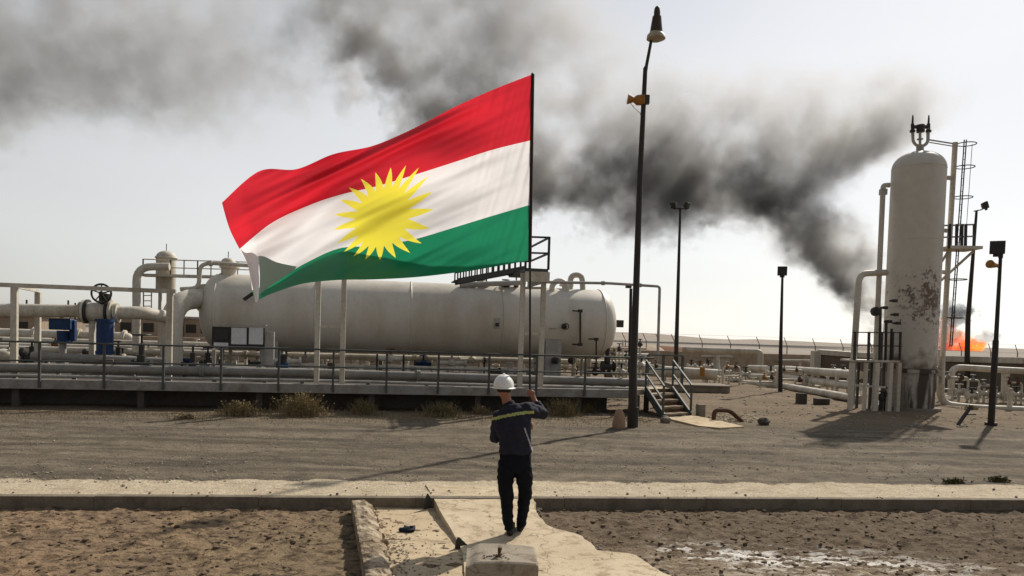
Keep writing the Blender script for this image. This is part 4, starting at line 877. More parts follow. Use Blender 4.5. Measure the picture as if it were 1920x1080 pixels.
for x in (1610, 1634, 1658): c = sp_(x, 680, -.4); MB().bar([c[0], c[1], 0], c, .07, .07).build('leg', RAILM, tq)
MB().bar(sp_(1598, 722), sp_(1660, 726), .06, .06).build('cross_tie', WHITE, tq)
wv = [(1652, 745, 'dark drain valve at the tower foot, left one'), (1662, 738, 'dark drain valve at the tower foot, right one')]
for px, py, lb in wv:
    p = tp(px, py, -1.1); t_ = thing('drain_valve', lb, 'valve', [p[0], p[1], 0]); MB().cyl([p[0], p[1], 0], p, .06, 8).blob(p, .13, .1, 8, 6, 2).build('valve_body', DARKM, t_); MB().torus(p+[0, 0, .2], (0, 0, 1), .1, .02, 14, 6).cyl(p, p+[0, 0, .2], .02, 6).build('hand_wheel', DARKM, t_)
MB().box(tp(1757, 700), (.2, .2, .2)).build('side_nozzle', WHITE, tt); MB().tube(fillet([tp(1757, 690), tp(1762, 690), tp(1764, 668)], .1), .06, 8).build('side_pipe', WHITE, tt)
# ---------------------------------------------------------------- lamp posts
def flood(px, py, Y, s, ax, par, nm='floodlight'):
    c = P(px, py, Y); d = nrm(ax); sd = nrm(np.cross(d, [0, 0, 1])); up = np.cross(sd, d)
    b = MB(); V = []
    for k, w_ in ((-.5, .75), (-.1, .95), (.28, 1.), (.34, 1.)):
        for i, j in ((-1, -1), (1, -1), (1, 1), (-1, 1)): V.append(c+d*k*s*.8+sd*i*s*.5*w_+up*j*s*.5*w_)
    Fc = [(0, 3, 2, 1), (12, 13, 14, 15)]+[(4*k+i, 4*k+(i+1) % 4, 4*k+4+(i+1) % 4, 4*k+4+i) for k in range(3) for i in range(4)]
    o = b.add(V, Fc).build(nm, DARKM, par, smooth=False, bev=s*.04)
    MB().box(c+d*.3*s, (s*.03, s*.85, s*.85), ax=[d, sd, up]).build('lens', GLASS, o)
    MB().box(c+up*-.6*s, (s*.2, s*.5, s*.2), ax=[d, sd, up]).build('bracket', DARKM, o)
# tall lamp
b0 = G(1186, 801, 0); Yl = b0[1]
t = thing('lamp_post', 'very tall leaning dark lamp post with cone shaped lamp head', 'lamp post', b0)
def lp(px, py): return P(px, py, Yl)
MB().tube([b0, lp(1187, 700), lp(1187.5, 699), lp(1200, 330), lp(1210, 128)], [.12, .1, .09, .07, .052], 16).build('pole', POLEM, t, ang=60)
MB().tube([lp(1210, 130), lp(1212, 124), lp(1221, 76)], [.06, .04, .036], 12).build('pole_tip', POLEM, t)
MB().cyl(b0, b0+[0, 0, .5], .135, 16).build('base_sleeve', POLEM, t)
MB().tube([lp(1230, 76), lp(1230, 73), lp(1230, 67), lp(1230.5, 61)], [.14, .225, .215, .15], 24).build('lamp_rim', BEIGE, t, ang=50)
MB().tube([lp(1230.5, 61), lp(1231, 46), lp(1231.8, 31)], [.155, .13, .105], 20).build('lamp_cone', RUST if 0 else paint('dark_brown_lamp', (.05, .032, .022), (.03, .02, .015), .5, 9, .55), t)
MB().tube([lp(1231.8, 31), lp(1232, 24), lp(1232.3, 16), lp(1232.4, 12.5), lp(1232.4, 11.3)], [.075, .078, .066, .04, .01], 16).build('lamp_cap', DARKM, t, ang=60)
sp = thing('horn_speaker', 'rusty orange horn speaker clamped on the tall lamp post', 'speaker', lp(1200, 188))
MB().tube([lp(1208, 187), lp(1194, 188), lp(1188, 187), lp(1180, 186), lp(1177, 185.5)], [.13, .12, .06, .11, .125], 14).build('horn', ORNG, sp, ang=50)
MB().box(lp(1211, 187), (.16, .14, .2)).build('clamp', DARKM, sp); MB().tube([lp(1181, 192), lp(1190, 203), lp(1200, 212), lp(1204, 222)], .008, 5).build('wire', DARKM, sp)
# twin flood pole
Yp = 40.; t = thing('lamp_post', 'thin distant pole with crossarm and two floodlights right of the tall lamp', 'lamp post', P(1267, 700, Yp)*[1, 1, 0])
q0 = P(1267, 700, Yp); q1 = P(1275.5, 391, Yp); MB().tube([q0*[1, 1, 0], q1], [.13, .06], 12).build('pole', POLEM, t); MB().bar(P(1262, 391, Yp), P(1290, 391, Yp), .06, .06).build('crossarm', POLEM, t)
flood(1263, 385, Yp, .32, (-.7, -.6, -.3), t); flood(1288, 385, Yp, .32, (.7, -.6, -.3), t)
# single flood pole left of tower
Yp = 32.5; q = G(1463, 735, 0); t = thing('lamp_post', 'thin dark pole with one square floodlight in the middle of the pipe field', 'lamp post', q); MB().tube([q, P(1463.6, 660, Yp), P(1467, 518, Yp)], [.1, .08, .05], 12).build('pole', POLEM, t); flood(1467, 508, Yp, .4, (-.35, -.9, -.1), t)
# pole behind tower right
Yp = 36.; t = thing('lamp_post', 'dark pole with small tilted floodlight standing behind the tower ladder', 'lamp post', P(1812, 740, Yp)*[1, 1, 0]); MB().tube([P(1812, 740, Yp)*[1, 1, 0], P(1815, 600, Yp), P(1831, 396, Yp)], [.13, .11, .055], 12).build('pole', POLEM, t)
MB().bar(P(1826, 396, Yp), P(1842, 393, Yp), .05, .05).build('arm', POLEM, t); flood(1847, 385, Yp, .34, (.8, -.2, .25), t)
# rightmost
q = G(1858, 797, 0); Yp = q[1]; t = thing('lamp_post', 'rightmost dark pole with big square floodlight', 'lamp post', q); MB().tube([q, P(1867, 640, Yp), P(1867.6, 636, Yp), P(1876, 482, Yp)], [.09, .08, .06, .045], 12).build('pole', POLEM, t); MB().cyl(q, q+[0, 0, .08], .16, 12).build('base_plate', POLEM, t)
flood(1870, 464, Yp, .38, (-.5, -.85, -.1), t); MB().cyl(P(1876, 484, Yp), P(1877, 470, Yp), .06, 10).build('sleeve', POLEM, t)
sp = thing('horn_speaker', 'small orange brown horn speaker under the rightmost floodlight', 'speaker', P(1866, 498, Yp)); MB().tube([P(1870, 498, Yp), P(1862, 497, Yp-.1), P(1856, 495, Yp-.2)], [.05, .08, .12], 12).build('horn', ORNG, sp); MB().bar(P(1868, 500, Yp), P(1875, 502, Yp), .03, .03).build('bracket', DARKM, sp)
# ---------------------------------------------------------------- dry bushes
GRASSM = paint('dry_stems', (.30, .24, .135), (.16, .12, .06), .6, 4, .9, spec=.05); GREENM = paint('dusty_leaves', (.10, .10, .05), (.16, .13, .07), .6, 4, .9, spec=.05)
def bush(px, py, w, h, n, label, mt, seed):
    rnd = random.Random(seed); c = G(px, py, 0); t = thing('dry_bush', label, 'bush', c); b = MB(); lf = MB()
    for i in range(n):
        a = rnd.uniform(0, 6.28); r0 = abs(rnd.gauss(0, .35))*w; x, y = c[0]+math.cos(a)*r0, c[1]+math.sin(a)*r0*.4
        hh = h*rnd.uniform(.35, 1)*math.exp(-(r0/w)**2); lean = np.array([rnd.gauss(0, .35), rnd.gauss(0, .3), 1.]); p0 = np.array([x, y, -.01]); p1 = p0+lean*hh*.5; p2 = p1+(lean+[rnd.gauss(0, .3), rnd.gauss(0, .3), -.1])*hh*.5
        s = .006; b.add([p0-[s, 0, 0], p0+[s, 0, 0], p1+[s*.8, 0, 0], p1-[s*.8, 0, 0], p2], [(0, 1, 2, 3), (3, 2, 4)])
        for k in range(4):
            f = rnd.random(); q = p1+(p2-p1)*f if rnd.random() < .6 else p0+(p1-p0)*f; d = np.array([rnd.gauss(0, 1), rnd.gauss(0, 1), rnd.gauss(.4, .6)]); d = nrm(d)*rnd.uniform(.025, .07); e = nrm(np.cross(d, [rnd.random(), rnd.random(), 1]))*.012
            lf.add([q, q+d*.5+e, q+d, q+d*.5-e], [(0, 1, 2, 3)])
    tag(b.build('stems', GRASSM, t, smooth=False), kind='stuff'); tag(lf.build('leaves', mt, t, smooth=False), kind='stuff')
bush(450, 780, .8, .45, 420, 'yellowish dry bush left of the largest one under the platform', GRASSM, 1); bush(565, 780, .95, .72, 700, 'largest dry straw coloured bush by the platform edge', GRASSM, 2); bush(682, 778, .65, .5, 300, 'dark dry bush in shade right of the largest one', GREENM, 3)
bush(828, 781, .85, .48, 420, 'dusty green low bush left of the worker', GREENM, 4); bush(1055, 780, .65, .6, 380, 'dry brown bush right of the worker under platform', GREENM, 5); bush(350, 786, .6, .16, 140, 'low dry grass tuft on the road edge at left', GRASSM, 6); bush(900, 776, .5, .3, 150, 'small dry bush just left of the worker shoulder', GRASSM, 7)
bush(1790, 905, .35, .08, 90, 'tiny dark weed tuft on the verge at right', GREENM, 8); bush(1872, 902, .3, .1, 90, 'second tiny weed tuft on the verge near the right edge', GREENM, 9); bush(1100, 772, .5, .3, 140, 'low dry bush beneath the platform right end', GRASSM, 10); bush(1820, 768, .6, .2, 120, 'low weeds at the ground pipe right of the tower', GREENM, 11)
b = MB(); rnd = random.Random(31)
for k in range(2600):
    px = rnd.uniform(-10, 1220); py = 770+px*.012+abs(rnd.gauss(0, 8)); c = G(px, py, 0); h_ = rnd.uniform(.02, .1); d = np.array([rnd.gauss(0, .5), rnd.gauss(0, .5), 1])*h_; b.add([c-[.005, 0, 0], c+[.005, 0, 0], c+d], [(0, 1, 2)])
tag(b.build('dry_grass', GRASSM, smooth=False), 'thin dry grass at the foot of the platform', 'grass', kind='stuff')
# ---------------------------------------------------------------- worker
def remesh(mbs, name, mt, parent, vox=.011, sm=6, fn=None):
    me = bpy.data.meshes.new(name); o = bpy.data.objects.new(name, me); COL.objects.link(o); off = ORG[parent.name]
    v = []; f = []
    for m_ in mbs: k = len(v); v += m_.v; f += [tuple(i+k for i in q) for q in m_.f]
    me.from_pydata((np.array(v)-off).tolist(), [], f)
    md = o.modifiers.new('r', 'REMESH'); md.mode = 'VOXEL'; md.voxel_size = vox; md.use_smooth_shade = True
    s_ = o.modifiers.new('s', 'SMOOTH'); s_.factor = .6; s_.iterations = sm
    bpy.context.view_layer.update(); dg = bpy.context.evaluated_depsgraph_get(); nm = bpy.data.meshes.new_from_object(o.evaluated_get(dg)); nm.name = name
    o.modifiers.clear(); o.data = nm; nm.materials.clear(); nm.materials.append(mt)
    if fn:
        co = np.empty(len(nm.vertices)*3); nm.vertices.foreach_get('co', co); no = np.empty_like(co); nm.vertices.foreach_get('normal', no); co = co.reshape(-1, 3); no = no.reshape(-1, 3)
        d = np.array([fn(c+off) for c in co]); co = co+no*d[:, None]; nm.vertices.foreach_set('co', co.ravel()); nm.update()
    nm.shade_smooth(); o.parent = parent; ORG[o.name] = off; return o
PY = 8.0; zg = -.085
ft = G(957, 1004, zg); PY = ft[1]
def Q(px, py, d=0): return P(px, py, PY+d)
wk = thing('person', 'worker in white hard hat and dark jacket seen from behind raising the flagpole', 'person', ft)
SKIN = paint('skin', (.30, .14, .085), (.22, .1, .06), .4, 20, .55, bump=.1); JACK = paint('navy_jacket', (.022, .023, .036), (.012, .012, .017), .5, 9, .85, bump=.6, spec=.15); TROU = paint('black_trousers', (.007, .009, .014), (.012, .013, .018), .5, 9, .9, bump=.6, spec=.1)
HELM = paint('white_helmet', (.74, .73, .70), (.5, .48, .44), .25, 6, .35, bump=.02, spec=.5); BOOT = paint('black_boots', (.012, .012, .012), (.06, .045, .03), .5, 14, .6); TAPE = paint('yellow_tape', (.36, .38, .12), (.22, .22, .1), .4, 12, .5); TAPW = paint('grey_tape', (.35, .35, .36), None, .3, 12, .5)
m = 1/FPX*PY  # metres per pixel at the worker
# body (skin): head, neck, torso core, arms and legs as one surface
hd = Q(945, 727, .06)
body = MB().tube([Q(966, 862), Q(966, 835), Q(963, 800, .02), Q(960, 775, .04), Q(956, 762, .05)], [(.15, .1), (.13, .09), (.15, .1), (.16, .1), (.08, .07)], 16, side=(1, 0, 0))
neck = MB().tube([Q(955, 768, .04), Q(950, 750, .06), Q(947, 738, .06)], [.062, .056, .055], 14)
head = MB().tube([hd+[0, 0, -.115], hd+[.0, .0, -.1], hd+[0, 0, -.06], hd, hd+[0, 0, .06], hd+[0, 0, .1], hd+[0, 0, .12]], [(.02, .03), (.045, .06), (.065, .085), (.077, .097), (.07, .09), (.045, .06), (.01, .01)], 18, side=(1, 0, 0))
face = MB().blob(hd+[.03, .095, -.03], (.018, .03, .03), .0, 8, 6, 1).blob(hd+[.078, .01, -.02], (.012, .02, .033), 0, 8, 6, 1).blob(hd+[-.078, .01, -.02], (.012, .02, .033), 0, 8, 6, 1).blob(hd+[.02, .09, -.085], (.03, .022, .02), 0, 8, 6, 1)
rs, re_, rw, rh = Q(990, 768, .04), Q(1017, 776, .2), Q(1003, 752, .3), Q(998, 740, .33)
ls, le, lw, lh = Q(935, 782, .04), Q(929, 820, .16), Q(962, 812, .33), Q(985, 800, .37)
arms = MB().tube([Q(962, 775, .04), rs, re_, rw, rh], [.06, .055, .042, .03, .028], 12).tube([Q(958, 782, .04), ls, le, lw, lh], [.06, .055, .042, .03, .028], 12)
legs = MB().tube([Q(978, 862), Q(983, 900, .01), Q(984, 930, .04), Q(980, 960, .08), Q(977, 982, .12)], [.07, .055, .042, .036, .03], 12).tube([Q(952, 862), Q(948, 900, 0), Q(949, 930, .0), Q(952, 965, -.02), Q(955, 994, -.01)], [.07, .055, .042, .036, .03], 12)
remesh([body, neck, head, face, arms, legs], 'body', SKIN, wk, .009, 3)
# hair below the helmet
remesh([MB().tube([hd+[0, -.012, -.055], hd+[0, -.008, -.02], hd+[0, -.005, .05]], [(.072, .08), (.083, .098), (.08, .1)], 18, side=(1, 0, 0))], 'hair', paint('dark_hair', (.02, .015, .012), None, .3, 40, .8), wk, .01, 2)
# hands: palm with five fingers closed on the pole
pole_x = lambda py: Q(994.5-(py-490)*.003, py, .345)
def hand(c, name, sgn, wr):
    b = [MB().tube([wr, c+[sgn*.03, -.03, -.02], c+[sgn*.03, -.03, .035]], [.027, (.03, .022), (.028, .02)], 10)]
    for k in range(4):
        z = -.028+k*.021; L_ = (.9, 1.05, 1., .8)[k]; q = [c+[sgn*.03, -.03, z], c+[sgn*.0, -.038*L_, z+.002], c+[-sgn*.034*L_, -.02, z+.004], c+[-sgn*.032, .012, z+.004], c+[-sgn*.01, .022, z+.002]]
        b.append(MB().tube(fillet(q, .015, 3), .0095, 8))
    b.append(MB().tube([c+[sgn*.035, -.02, .0], c+[sgn*.035, .012, .03], c+[sgn*.012, .03, .045]], [.013, .011, .009], 8))
    remesh(b, name, SKIN, wk, .0045, 2)
hr = pole_x(738); hand(hr, 'hand', 1, rw); hl = pole_x(800); hand(hl, 'hand', -1, lw)
def wrk(s, f): return lambda c: s*noise.noise(Vector((c[0]*f, c[1]*f, c[2]*f*1.6)))+s*.5*noise.noise(Vector((c[0]*f*2.3, c[1]*f*2.3, c[2]*f*3+5)))
jt = MB().tube([Q(967, 852, 0), Q(967, 845, 0), Q(965, 825, .0), Q(962, 800, .0), Q(961, 783, .01), Q(960, 770, .025), Q(957, 759, .04)], [(.185, .125), (.195, .135), (.185, .13), (.205, .135), (.205, .13), (.165, .11), (.085, .075)], 24, side=(1, 0, -.12))
js = [MB().tube([Q(960, 778, .03), rs+[0, 0, .0], (rs+re_)/2+[0, 0, .005], re_, re_*.45+rw*.55, rw*.85+re_*.15], [.1, .095, .085, .078, .066, .055], 16), MB().tube([Q(958, 786, .03), ls, (ls+le)/2, le, le*.5+lw*.5, lw*.9+le*.1], [.1, .09, .082, .075, .065, .052], 16)]
jk = remesh([jt]+js, 'jacket', JACK, wk, .0115, 7, wrk(.014, 11))
remesh([MB().tube([Q(956, 763, .045), Q(952, 754, .055)], [(.08, .072), (.066, .062)], 18)], 'collar', JACK, wk, .009, 2)
tr = [MB().tube([Q(966, 842, 0), Q(966, 862, 0), Q(965, 884, 0)], [(.17, .12), (.185, .13), (.175, .12)], 20, side=(1, 0, 0)), MB().tube([Q(979, 866), Q(983, 895, .01), Q(984, 930, .04), Q(980, 960, .07), Q(977, 984, .12)], [(.105, .115), (.095, .1), (.076, .09), (.063, .08), (.056, .07)], 16, side=(1, 0, 0)), MB().tube([Q(951, 866), Q(948, 895, 0), Q(949, 930, 0), Q(952, 965, -.01), Q(955, 994, -.01)], [(.105, .115), (.095, .1), (.078, .09), (.064, .078), (.056, .07)], 16, side=(1, 0, 0))]
remesh(tr, 'trousers', TROU, wk, .0115, 5, wrk(.014, 10))
def boot(a, tilt):
    d = nrm(np.array([.12, 1, 0])); return MB().tube([a-d*.075+[0, 0, .045], a-d*.06+[0, 0, .04], a+[0, 0, .045], a+d*.1+[0, 0, .035], a+d*.16+[0, 0, .03], a+d*.18+[0, 0, .025]], [(.02, .03), (.042, .045), (.045, .05), (.05, .04), (.042, .03), (.015, .015)], 14, side=(1, 0, 0)).tube([a+[0, 0, .05], a+[0, 0, .14]], [.05, .052], 12)
fL = np.array([Q(957, 1004)[0], PY, zslab(0, PY)]); fR = np.array([Q(976, 990, .16)[0], PY+.16, zslab(0, PY+.16)])
for q in (fL, fR): remesh([boot(q, 0)], 'boot', BOOT, wk, .008, 2)
# helmet
hp = []; hr_ = []
hc = hd+np.array([-.005, .0, .02])
for k in range(10): th = math.pi/2*k/9; hp.append(hc+[0, 0, .0+.135*math.cos(th)]); hr_.append((max(.004, .118*math.sin(th)), max(.004, .145*math.sin(th))))
hm = MB().tube(hp+[hc+[0, 0, -.02]], hr_+[(.12, .147)], 28, side=(1, 0, 0), cap=False).build('helmet', HELM, wk, ang=80)
sol = hm.modifiers.new('s', 'SOLIDIFY'); sol.thickness = .006
V = []; n = 36
for i in range(n):
    a = 2*math.pi*i/n; fx, fy = math.cos(a), math.sin(a); br = .012+.05*max(0, fy*.9+fx*.45)**3
    for k, z in ((0, -.012), (1, -.02-.01*max(0, fy)), (1, -.026-.01*max(0, fy)), (0, -.02)): V.append(hc+[fx*(.118+br*k), fy*(.145+br*k), z])
MB().add(V, [(i*4+j, ((i+1) % n)*4+j, ((i+1) % n)*4+(j+1) % 4, i*4+(j+1) % 4) for i in range(n) for j in range(4)]).build('brim', HELM, hm, ang=50)
MB().tube([hc+[0, -.14, .03], hc+[0, -.09, .105], hc+[0, 0, .14], hc+[0, .09, .105], hc+[0, .14, .03]], [(.012, .006)]*5, 8, side=(1, 0, 0)).build('crest', HELM, hm)
# tapes lifted off the jacket surface
def tape(test, name, mt, lift=.003):
    me = jk.data; off = ORG[jk.name]; b = MB(); mp_ = {}; vs = []; fs = []
    for p in me.polygons:
        c = np.array(p.center)+off
        if test(c, proj(c), p.normal):
            q = []
            for vi in p.vertices:
                if vi not in mp_: mp_[vi] = len(vs); v = me.vertices[vi]; vs.append(np.array(v.co)+off+np.array(v.normal)*lift)
                q.append(mp_[vi])
            fs.append(tuple(q))
    if fs: b.add(vs, fs).build(name, mt, jk, ang=180)
def stripe_z(c): # slanting band across the back
    x = c[0]-Q(960, 780)[0]; return Q(960, 776)[2]+(x*.22-.35*x*x if x > -.3 else 0)
tape(lambda c, pq, n: n[1] < .35 and abs(c[2]-stripe_z(c)) < .0165 and Q(915, 780)[0] < c[0] < Q(1001, 780)[0] and c[1] < PY+.06, 'reflective_stripe', TAPE)
tape(lambda c, pq, n: n[1] < .6 and abs((c[0]-Q(984, 803)[0])-(Q(984, 803)[2]-c[2])*.38) < .008 and Q(990, 845)[2] < c[2] < Q(984, 800)[2], 'side_piping', TAPW)
# ---------------------------------------------------------------- flagpole and flag
top = Q(998, 137, .345); bot = Q(993.5, 815, .36)
tag(MB().tube([bot, Q(993.5, 745, .345), Q(994, 490, .345), top], [.013, .013, .012, .011], 10).build('flagpole', paint('dark_pole', (.022, .015, .012), None, .4, 10, .5)), 'thin dark flagpole gripped by the worker', 'flagpole')
FX = [[(999, 139), (925, 168), (850, 202), (775, 241), (700, 273), (625, 289), (556, 317), (486, 321), (416, 380)],
      [(997, 201), (924, 225), (851, 253), (778, 285), (704, 312), (632, 328), (567, 348), (498, 366), (430, 428)],
      [(996, 263), (923, 281), (852, 304), (780, 327), (707, 349), (635, 366), (572, 388), (508, 419), (449, 467)],
      [(995, 324), (922, 343), (851, 366), (777, 387), (703, 404), (634, 416), (570, 442), (506, 478), (466, 501)],
      [(994, 384), (922, 405), (850, 427), (775, 449), (700, 461), (635, 466), (572, 494), (514, 528), (473, 544)],
      [(994, 436), (921, 455), (849, 473), (775, 486), (700, 490), (635, 494), (568, 515), (512, 540), (477, 556)],
      [(993, 488), (920, 501), (848, 512), (775, 520), (700, 524), (635, 525), (568, 532), (511, 550), (481, 564)]]
def crom(a, t):
    n = len(a); i = min(int(t), n-2); f = t-i; p0, p1, p2, p3 = a[max(i-1, 0)], a[i], a[i+1], a[min(i+2, n-1)]
    return .5*((2*p1)+(-p0+p2)*f+(2*p0-5*p1+4*p2-p3)*f*f+(-p0+3*p1-3*p2+p3)*f**3)
FA = np.array(FX, float)
def flagpx(u_, v_):
    r_ = np.array([crom(FA[j], u_*8) for j in range(7)]); return crom(r_, v_*6)
def sstep(a, b_, x): t = min(1, max(0, (x-a)/(b_-a))); return t*t*(3-2*t)
NU, NV = 200, 120; V = []; UV = []
for j in range(NV+1):
    for i in range(NU+1):
        u_, v_ = i/NU, j/NV; px, py = flagpx(u_, v_)
        s1 = py+.52*px; g = min(1, u_*3+.12); 
        d = .075*g*math.sin((s1-640)/19+2*math.sin(px/90))*(1-.5*v_)*sstep(.02, .2, u_)
        d += .16*math.sin(u_*6.5+.6)*u_+.05*math.sin((py-.25*px)/30+u_*5)*g*.5
        # long diagonal crease in the red band
        cr_ = py-(196+(900-px)*.47); d += -.15*math.exp(-(cr_/9)**2)*sstep(.1, .35, u_)*(1-sstep(.8, 1, u_))+.06*math.exp(-((cr_-26)/14)**2)*sstep(.25, .5, u_)
        # lower hem curls towards the viewer
        lim = float(np.interp(u_, [0, .2, .33, .48, .6, .8, 1], [1.0, .955, .90, .79, .70, .70, .78]))
        k = max(0, v_-lim); d -= 1.9*k*(1-.4*sstep(.8, 1, u_))*sstep(0, .1, u_)
        al, ac = px*.9-py*.44, px*.44+py*.9; d += .028*noise.noise(Vector((al/110, ac/13, 3)))*g+.07*noise.noise(Vector((al/150, ac/32, 8)))*g+.02*noise.noise(Vector((px/9+py/30, py/120, 5)))*sstep(.3, 0, u_)
        # fly edge folds back
        e = sstep(.93, 1, u_); d += .22*e*(1-v_)
        V.append(Q(px, py, .345+d*1.0-.0)); UV.append((u_, 1-v_))
Fc = [(j*(NU+1)+i, (j+1)*(NU+1)+i, (j+1)*(NU+1)+i+1, j*(NU+1)+i+1) for j in range(NV) for i in range(NU)]
def flag_mat():
    m, nt, b = new_mat('flag_cloth'); L = nt.links.new; nt.nodes.remove(b); uv = nd(nt, 'ShaderNodeUVMap'); uv.uv_map = 'UVMap'; sep = nd(nt, 'ShaderNodeSeparateXYZ'); L(uv.outputs[0], sep.inputs[0]); U_, V_ = sep.outputs[0], sep.outputs[1]
    red, wh, gr = (.67, .022, .04), (.90, .88, .90), (.012, .235, .115)
    c = mix(nt, mth(nt, 'GREATER_THAN', V_, 1/3), gr, wh); c = mix(nt, mth(nt, 'GREATER_THAN', V_, 2/3), c, red)
    # 21-ray sun
    x = mth(nt, 'MULTIPLY', mth(nt, 'SUBTRACT', U_, .478), 1.62); y = mth(nt, 'MULTIPLY', mth(nt, 'SUBTRACT', V_, .482), .88)
    r_ = mth(nt, 'SQRT', mth(nt, 'ADD', mth(nt, 'MULTIPLY', x, x), mth(nt, 'MULTIPLY', y, y))); a = mth(nt, 'ARCTAN2', x, y)
    fr = mth(nt, 'FRACT', mth(nt, 'MULTIPLY_ADD', a, 21/(2*math.pi), 21.5)); tri = mth(nt, 'MULTIPLY', mth(nt, 'ABSOLUTE', mth(nt, 'SUBTRACT', fr, .5)), 2)
    lim = mth(nt, 'MULTIPLY_ADD', mth(nt, 'POWER', tri, 1.25), .128, .140)
    c = mix(nt, mth(nt, 'LESS_THAN', r_, lim), c, (1.0, .88, .08))
    df = nd(nt, 'ShaderNodeBsdfDiffuse'); tr_ = nd(nt, 'ShaderNodeBsdfTranslucent'); L(c, df.inputs[0]); L(c, tr_.inputs[0])
    nz = nd(nt, 'ShaderNodeTexNoise'); nz.inputs['Scale'].default_value = 300; L(uv.outputs[0], nz.inputs[0]); bp = nd(nt, 'ShaderNodeBump'); bp.inputs['Strength'].default_value = .1; bp.inputs['Distance'].default_value = .002; L(nz.outputs[0], bp.inputs['Height']); L(bp.outputs[0], df.inputs['Normal'])
    ms = nd(nt, 'ShaderNodeMixShader'); ms.inputs[0].default_value = .58; L(df.outputs[0], ms.inputs[1]); L(tr_.outputs[0], ms.inputs[2])
    gl = nd(nt, 'ShaderNodeBsdfGlossy'); gl.inputs['Roughness'].default_value = .45; gl.inputs['Color'].default_value = (1, 1, 1, 1); m2 = nd(nt, 'ShaderNodeMixShader'); m2.inputs[0].default_value = .03; L(ms.outputs[0], m2.inputs[1]); L(gl.outputs[0], m2.inputs[2])
    o = nt.nodes['Material Output']; L(m2.outputs[0], o.inputs[0]); return m
fo = MB().add(V, Fc).build('flag', flag_mat(), ang=180)
uvl = fo.data.uv_layers.new(name='UVMap'); li = np.empty(len(fo.data.loops), int); fo.data.loops.foreach_get('vertex_index', li); uvl.data.foreach_set('uv', np.array(UV)[li].ravel())
tag(fo, 'large waving red white and green striped flag with yellow rayed sun', 'flag')
# hoist sleeve
MB().tube([Q(999-(y-139)*.0155, y, .345) for y in (139, 260, 380, 489)], .02, 8).build('hoist_sleeve', paint('sleeve_cloth', (.035, .02, .02), None, .3, 10, .9), fo)
# ---------------------------------------------------------------- far hills
def ridge(Y, pts, mt, label, depth=500):
    b = MB(); V = []
    for px, py in pts:
        a = P(px, py, Y); V += [(a[0], Y-depth*.5, -1), (a[0], Y, max(a[2], 0)), (a[0], Y+depth, -1)]
    b.add(V, [(i*3+j, i*3+3+j, i*3+4+j, i*3+1+j) for i in range(len(pts)-1) for j in range(2)]); o = b.build('hills', mt, ang=180); o['kind'] = 'structure'
HILLM = paint('far_hills', (.36, .31, .27), (.28, .235, .2), .6, .004, .95, spec=0)
hor = lambda x: 594+(x)*.0313
ridge(2600, [(x, hor(x)-(5+3*math.sin(x/130)+2*math.sin(x/47+1)) if x < 1420 else hor(x)-max(0, 2.5-(x-1420)/60)) for x in range(-500, 2500, 30)], HILLM, '')
# ---------------------------------------------------------------- smoke
SY = 420.
def fcurve(nt, fac, pts, lo, hi):
    n = nd(nt, 'ShaderNodeFloatCurve'); c = n.mapping.curves[0]; n.mapping.extend = 'HORIZONTAL'
    while len(c.points) < len(pts): c.points.new(.5, .5)
    for p_, (x, y) in zip(c.points, pts): p_.location = (x, (y-lo)/(hi-lo)); p_.handle_type = 'AUTO'
    n.mapping.update(); nt.links.new(fac, n.inputs['Value']); return mth(nt, 'MULTIPLY_ADD', n.outputs[0], hi-lo, lo)
LT = [(-150, 270), (0, 265), (200, 262), (420, 250), (540, 185), (620, 150), (690, 205), (760, 290), (850, 350), (1000, 405), (1080, 425), (1150, 450), (1250, 452), (1350, 425), (1440, 440), (1500, 420), (1560, 370), (1640, 310), (1700, 285), (1740, 262), (1790, 225)]
UT = [(-150, -260), (900, -240), (1000, -160), (1100, -40), (1200, 85), (1330, 125), (1440, 120), (1500, 130), (1600, 120), (1700, 135), (1780, 165)]
DT = [(-150, .46), (300, .46), (520, .32), (600, .55), (700, 1.1), (800, 1.05), (900, 1.0), (1000, .95), (1150, 1.05), (1400, 1.15), (1550, 1.25), (1640, 1.2), (1690, 1.05), (1780, .9)]
